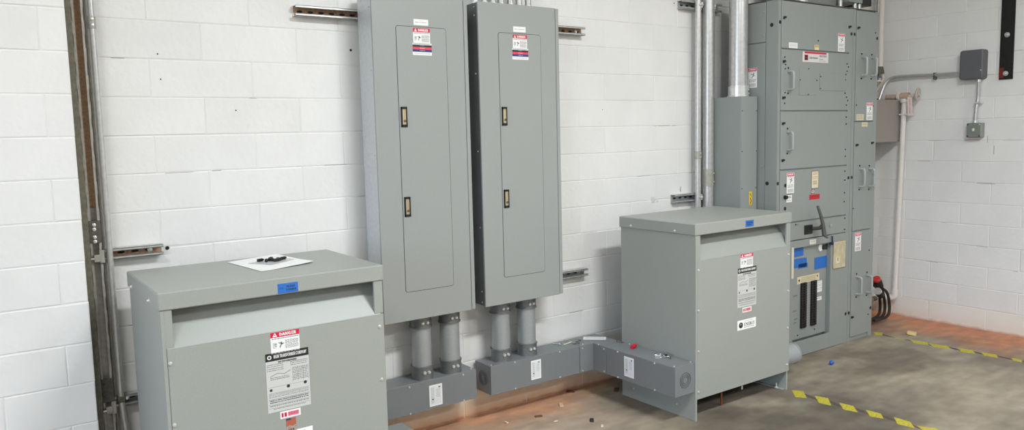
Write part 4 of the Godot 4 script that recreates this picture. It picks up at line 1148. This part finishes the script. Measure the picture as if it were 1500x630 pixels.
func floor_things() -> void:
	var V := func(a: Array) -> Array:
		var r := []
		for i in range(0, a.size(), 2):
			r.append(Vector2(a[i], a[i + 1]))
		return r
	tape_line("floor_tape", "worn yellow and black tape line starting at the right transformer's foot", [
		V.call([3.117, 0.802, 3.149, 0.854, 3.065, 0.932, 3.033, 0.882]), V.call([3.13, 0.938, 3.152, 1.006, 3.061, 1.083, 3.047, 1.02]), V.call([3.134, 1.083, 3.144, 1.159, 3.075, 1.226, 3.058, 1.156]),
		V.call([3.141, 1.232, 3.15, 1.308, 3.092, 1.356, 3.071, 1.295]), V.call([3.155, 1.375, 3.151, 1.461, 3.089, 1.516, 3.074, 1.438]), V.call([3.126, 1.508, 3.165, 1.585, 3.1, 1.66, 3.08, 1.57]),
		V.call([3.14, 1.67, 3.15, 1.74, 3.09, 1.8, 3.07, 1.73]), V.call([3.14, 1.82, 3.15, 1.9, 3.09, 1.96, 3.07, 1.88])], 3.105, 0.8, 2.0)
	tape_line("floor_tape", "worn yellow and black tape line starting at the switchgear's right foot", [
		V.call([4.654, 0.413, 4.684, 0.465, 4.607, 0.499, 4.589, 0.459]), V.call([4.614, 0.586, 4.632, 0.64, 4.622, 0.66, 4.604, 0.61]), V.call([4.652, 0.674, 4.668, 0.789, 4.601, 0.83, 4.588, 0.736]), V.call([4.65, 0.806, 4.674, 0.922, 4.611, 0.97, 4.588, 0.868]),
		V.call([4.688, 0.978, 4.696, 1.07, 4.626, 1.115, 4.604, 1.041]), V.call([4.693, 1.123, 4.702, 1.213, 4.638, 1.246, 4.627, 1.17]), V.call([4.702, 1.299, 4.702, 1.358, 4.645, 1.38, 4.645, 1.333]),
		V.call([4.704, 1.42, 4.706, 1.5, 4.648, 1.53, 4.648, 1.46])], 4.645, 0.42, 1.5)
	tag(put("wire_nut", lathe([Vector2(0, 0), Vector2(0.015, 0), Vector2(0.013, 0.012), Vector2(0.008, 0.026), Vector2(0, 0.028)], 12), mat(c8(24, 96, 196), 0.4), null, Vector3(3.724, 0.012, 0.665), Vector3(0, 0.5, PI / 2 - 0.25)), "bright blue wire nut lying on the bare concrete floor", "wire nut")
	tag(put("wood_chip", box(Vector3(0.055, 0.02, 0.06), 0.003), mat(c8(214, 186, 132), 0.7), null, Vector3(4.785, 0.011, 0.62), Vector3(0.1, 0.4, 0)), "small pale wood block on the orange dust beyond the far tape line", "wood chip")
	var chips := [[1.942, 0.164, 0.05, c8(212, 186, 156), "larger pale chip of wood below the L-shaped wireway"], [1.742, 0.222, 0.04, c8(110, 80, 58), "brown sliver on the floor near the left end of the L-shaped wireway"], [1.559, 0.187, 0.025, c8(220, 206, 186), "tiny pale chip on the floor below the gap between the wireways"],
		[1.922, 0.442, 0.045, c8(48, 40, 34), "black scrap lying in front of the L-shaped wireway"], [1.909, 0.535, 0.03, c8(214, 200, 178), "pale flake nearest the viewer on the floor before the wireway"], [1.767, 0.336, 0.022, c8(222, 200, 170), "tiny cream flake left of the black scrap"],
		[2.125, 0.025, 0.05, c8(116, 62, 44), "reddish sliver in the corner under the L-shaped wireway's elbow"], [2.35, 0.17, 0.06, c8(70, 52, 40), "dark scrap under the wireway at the right transformer's rear foot"]]
	for c in chips:
		var w: float = c[2]
		tag(put("floor_chip", box(Vector3(w, 0.006, w * 0.45), 0.002), mat(c[3], 0.8), null, Vector3(c[0], 0.0035, c[1]), Vector3(0, c[0] * 7.0, 0.0)), c[4], "scrap", "")
	# on the L-shaped wireway's top
	var lsm := mat(c8(176, 178, 178), 0.22, 0.95)
	tag(put("red_cap", lathe([Vector2(0, 0), Vector2(0.0105, 0), Vector2(0.0105, 0.042), Vector2(0.008, 0.045), Vector2(0, 0.045)], 12), mat(c8(212, 28, 48), 0.4), null, Vector3(2.255, 0.3215, 0.398), Vector3(0, 0.35, -PI / 2)), "small red plastic cap lying on the L-shaped wireway's branch", "cap")
	var spots := [[2.29, 0.6, 0.2], [2.3, 0.63, 1.3], [2.275, 0.59, 2.2], [2.265, 0.62, -0.4], [2.285, 0.65, 0.9], [2.31, 0.585, 2.8]]
	var sname := ["nearest the wall", "mid pile", "furthest left", "at the pile's near left", "closest to the wireway's end", "leaning by the transformer"]
	for i in spots.size():
		var s = spots[i]
		var sc := thing("loose_screw", "bright loose screw in the small pile on the wireway's end, " + sname[i], "screw", Vector3(s[0], 0.3145 + (0.006 if i == 1 else 0.0), s[1]), s[2], "screws piled on the wireway's end")
		put("shank", tube([Vector3(-0.022, 0, 0), Vector3(0.022, 0, 0)], 0.0032, 8), lsm, sc)
		put("screw_head", tube([Vector3(0.022, 0, 0), Vector3(0.03, 0, 0)], 0.0065, 8), lsm, sc)
	tag(put("plastic_scrap", slab([Vector2(-0.05, -0.01), Vector2(0.0, -0.022), Vector2(0.05, -0.012), Vector2(0.045, 0.014), Vector2(-0.03, 0.02)], 0.002), mat(c8(150, 156, 154), 0.3), null, Vector3(2.265, 0.3105, 0.59), Vector3(0, 0.6, 0)), "pale plastic scrap under the pile of screws", "scrap")
	for s in [[2.13, 0.09, "loose screw near the white label on the wireway's elbow"], [2.09, 0.12, "second loose screw near the white label, nearer the seam"], [2.3, 0.262, "upright loose screw against the transformer on the wireway"], [2.0, 0.06, "loose screw on the wireway near the wall, left of the seam"]]:
		var sc := thing("loose_screw", s[2], "screw", Vector3(s[0], 0.3145, s[1]), s[0] * 9.0)
		put("shank", tube([Vector3(-0.018, 0, 0), Vector3(0.018, 0, 0)], 0.0032, 8), lsm, sc)
		put("screw_head", tube([Vector3(0.018, 0, 0), Vector3(0.025, 0, 0)], 0.0065, 8), lsm, sc)
	tag(put("wood_splinter", box(Vector3(0.07, 0.004, 0.012), 0.001), mat(c8(206, 196, 172), 0.7), null, Vector3(2.06, 0.3125, 0.085), Vector3(0, 0.2, 0)), "pale splinter on the L-shaped wireway left of the elbow", "scrap")
	# paper and black terminals on the left transformer
	var ty := 1.0115
	var sheet := begin()
	var g := []
	for j in 7:
		for i in 9:
			var u := i / 8.0
			var v := j / 6.0
			var A := Vector3(0.186, 0, 0.262).lerp(Vector3(0.408, 0, 0.186), u)
			var B := Vector3(0.222, 0, 0.575).lerp(Vector3(0.445, 0, 0.515), u)
			var p := A.lerp(B, v)
			p.y = 0.001 + 0.007 * pow(maxf(0.0, u + v - 1.35) / 0.65, 2.0) + 0.001 * sin(u * 9.0) * sin(v * 5.0) + 0.001
			g.append(p)
	for j in 6:
		for i in 8:
			quad(sheet, g[j * 9 + i], g[j * 9 + i + 1], g[(j + 1) * 9 + i + 1], g[(j + 1) * 9 + i], Vector3.UP)
			var dn := Vector3(0, -0.0006, 0)
			quad(sheet, g[j * 9 + i] + dn, g[j * 9 + i + 1] + dn, g[(j + 1) * 9 + i + 1] + dn, g[(j + 1) * 9 + i] + dn, Vector3.DOWN)
	tag(put("paper_sheet", sheet.commit(), white, null, Vector3(0.0, ty, 0.0)), "white printed sheet lying on the left transformer's lid", "paper")
	var ink := thing("clear_bag", "flat clear plastic bag under the black terminals on the sheet", "bag", Vector3(0.325, ty + 0.0035, 0.385), 0.35)
	put("bag_film", slab([Vector2(-0.075, -0.05), Vector2(0.07, -0.055), Vector2(0.082, 0.03), Vector2(-0.05, 0.06)], 0.0015), mat(c8(196, 198, 198), 0.25), ink)
	var names := ["leftmost of the small heap", "second from the left in the heap", "lying across the heap's middle", "in front of the heap's middle", "at the heap's back", "second from the right in the heap", "rightmost of the small heap"]
	var at := [[0.285, 0.36, 0.3], [0.302, 0.385, 1.2], [0.322, 0.38, 2.4], [0.335, 0.405, 0.1], [0.33, 0.35, 0.9], [0.352, 0.385, 1.8], [0.372, 0.375, 0.5]]
	for i in at.size():
		var t := thing("black_terminal", "black plastic terminal on the white sheet, " + names[i], "terminal", Vector3(at[i][0], ty + 0.0055, at[i][1]), at[i][2], "black terminals on the white sheet")
		put("terminal_body", boxes([[-0.012, 0.012, 0, 0.011, -0.006, 0.006]], 0.002), black, t)
		put("terminal_tip", boxes([[0.012, 0.018, 0.003, 0.008, -0.003, 0.003]], 0.001), black, t)

# ------------------------------------------------------------------ scene
func _ready() -> void:
	rng.seed = 1
	var cam := Camera3D.new()
	cam.name = "camera"
	var yaw := 0.615846
	var pitch := 0.103973
	var roll := -0.024105
	var R := Vector3(cos(yaw), 0, sin(yaw))
	var F0 := Vector3(sin(yaw), 0, -cos(yaw))
	var F := F0 * cos(pitch) - Vector3.UP * sin(pitch)
	var U := Vector3.UP * cos(pitch) + F0 * sin(pitch)
	cam.transform = Transform3D(Basis(R * cos(roll) + U * sin(roll), U * cos(roll) - R * sin(roll), -F), Vector3(-0.644264, 1.491054, 3.394926))
	cam.fov = rad_to_deg(2.0 * atan(315.0 / 1135.12))
	cam.near = 0.05
	cam.current = true
	add_child(cam)
	var we := WorldEnvironment.new()
	we.name = "world_environment"
	var env := Environment.new()
	env.background_mode = Environment.BG_SKY
	var sky := Sky.new()
	var sm := ProceduralSkyMaterial.new()
	sm.sky_top_color = Color(0.62, 0.74, 0.92)
	sm.sky_horizon_color = Color(0.86, 0.9, 0.94)
	sm.ground_bottom_color = Color(0.4, 0.39, 0.37)
	sm.ground_horizon_color = Color(0.75, 0.76, 0.76)
	sm.sky_energy_multiplier = 2.0
	sm.ground_energy_multiplier = 2.0
	sky.sky_material = sm
	env.sky = sky
	env.tonemap_mode = Environment.TONE_MAPPER_LINEAR
	env.tonemap_exposure = 1.27
	env.sdfgi_enabled = true
	env.ssao_enabled = true
	env.ssil_enabled = true
	we.environment = env
	add_child(we)
	make_materials()
	lamp(Vector3(1.75, 3.6, 3.1), 1.2, 0.3, 10.7, "ceiling light over the floor before the panelboards")
	lamp(Vector3(-1.7, 3.6, 2.7), 1.2, 0.3, 5.2, "ceiling light over the floor left of the block pier")
	lamp(Vector3(-1.7, 3.6, 6.2), 1.2, 0.3, 4.0, "ceiling light at the hall's rear left")
	lamp(Vector3(3.4, 3.6, 5.6), 1.2, 0.3, 11.0, "ceiling light at the hall's rear right")
	setting()
	transformer(Vector3(0.23, 0, 0.75), 0.99, "grey floor transformer at the left with a paper sheet on its lid", 0)
	transformer(Vector3(2.717, 0, 0.79), 1.0, "grey floor transformer right of the panelboards with a bare lid", 1)
	panelboard(0.886, "left one of two tall grey panelboards hung on the block wall", galv_box)
	panelboard(1.446, "right one of two tall grey panelboards, below the small conduits", paint(c8(92, 95, 98)))  # darker enclosure colour stands for the shade between the two panelboards
	switchgear()
	wireways()
	nipple(1.125, "first thick nipple from the left, between left panelboard and wireway", 0.632)
	nipple(1.288, "second thick nipple from the left, between left panelboard and wireway", 0.632)
	nipple(1.597, "third thick nipple from the left, between right panelboard and wireway", 0.632)
	nipple(1.767, "rightmost thick nipple, between right panelboard and wireway", 0.632)
	left_corner()
	wall_runs()
	right_corner()
	floor_things()
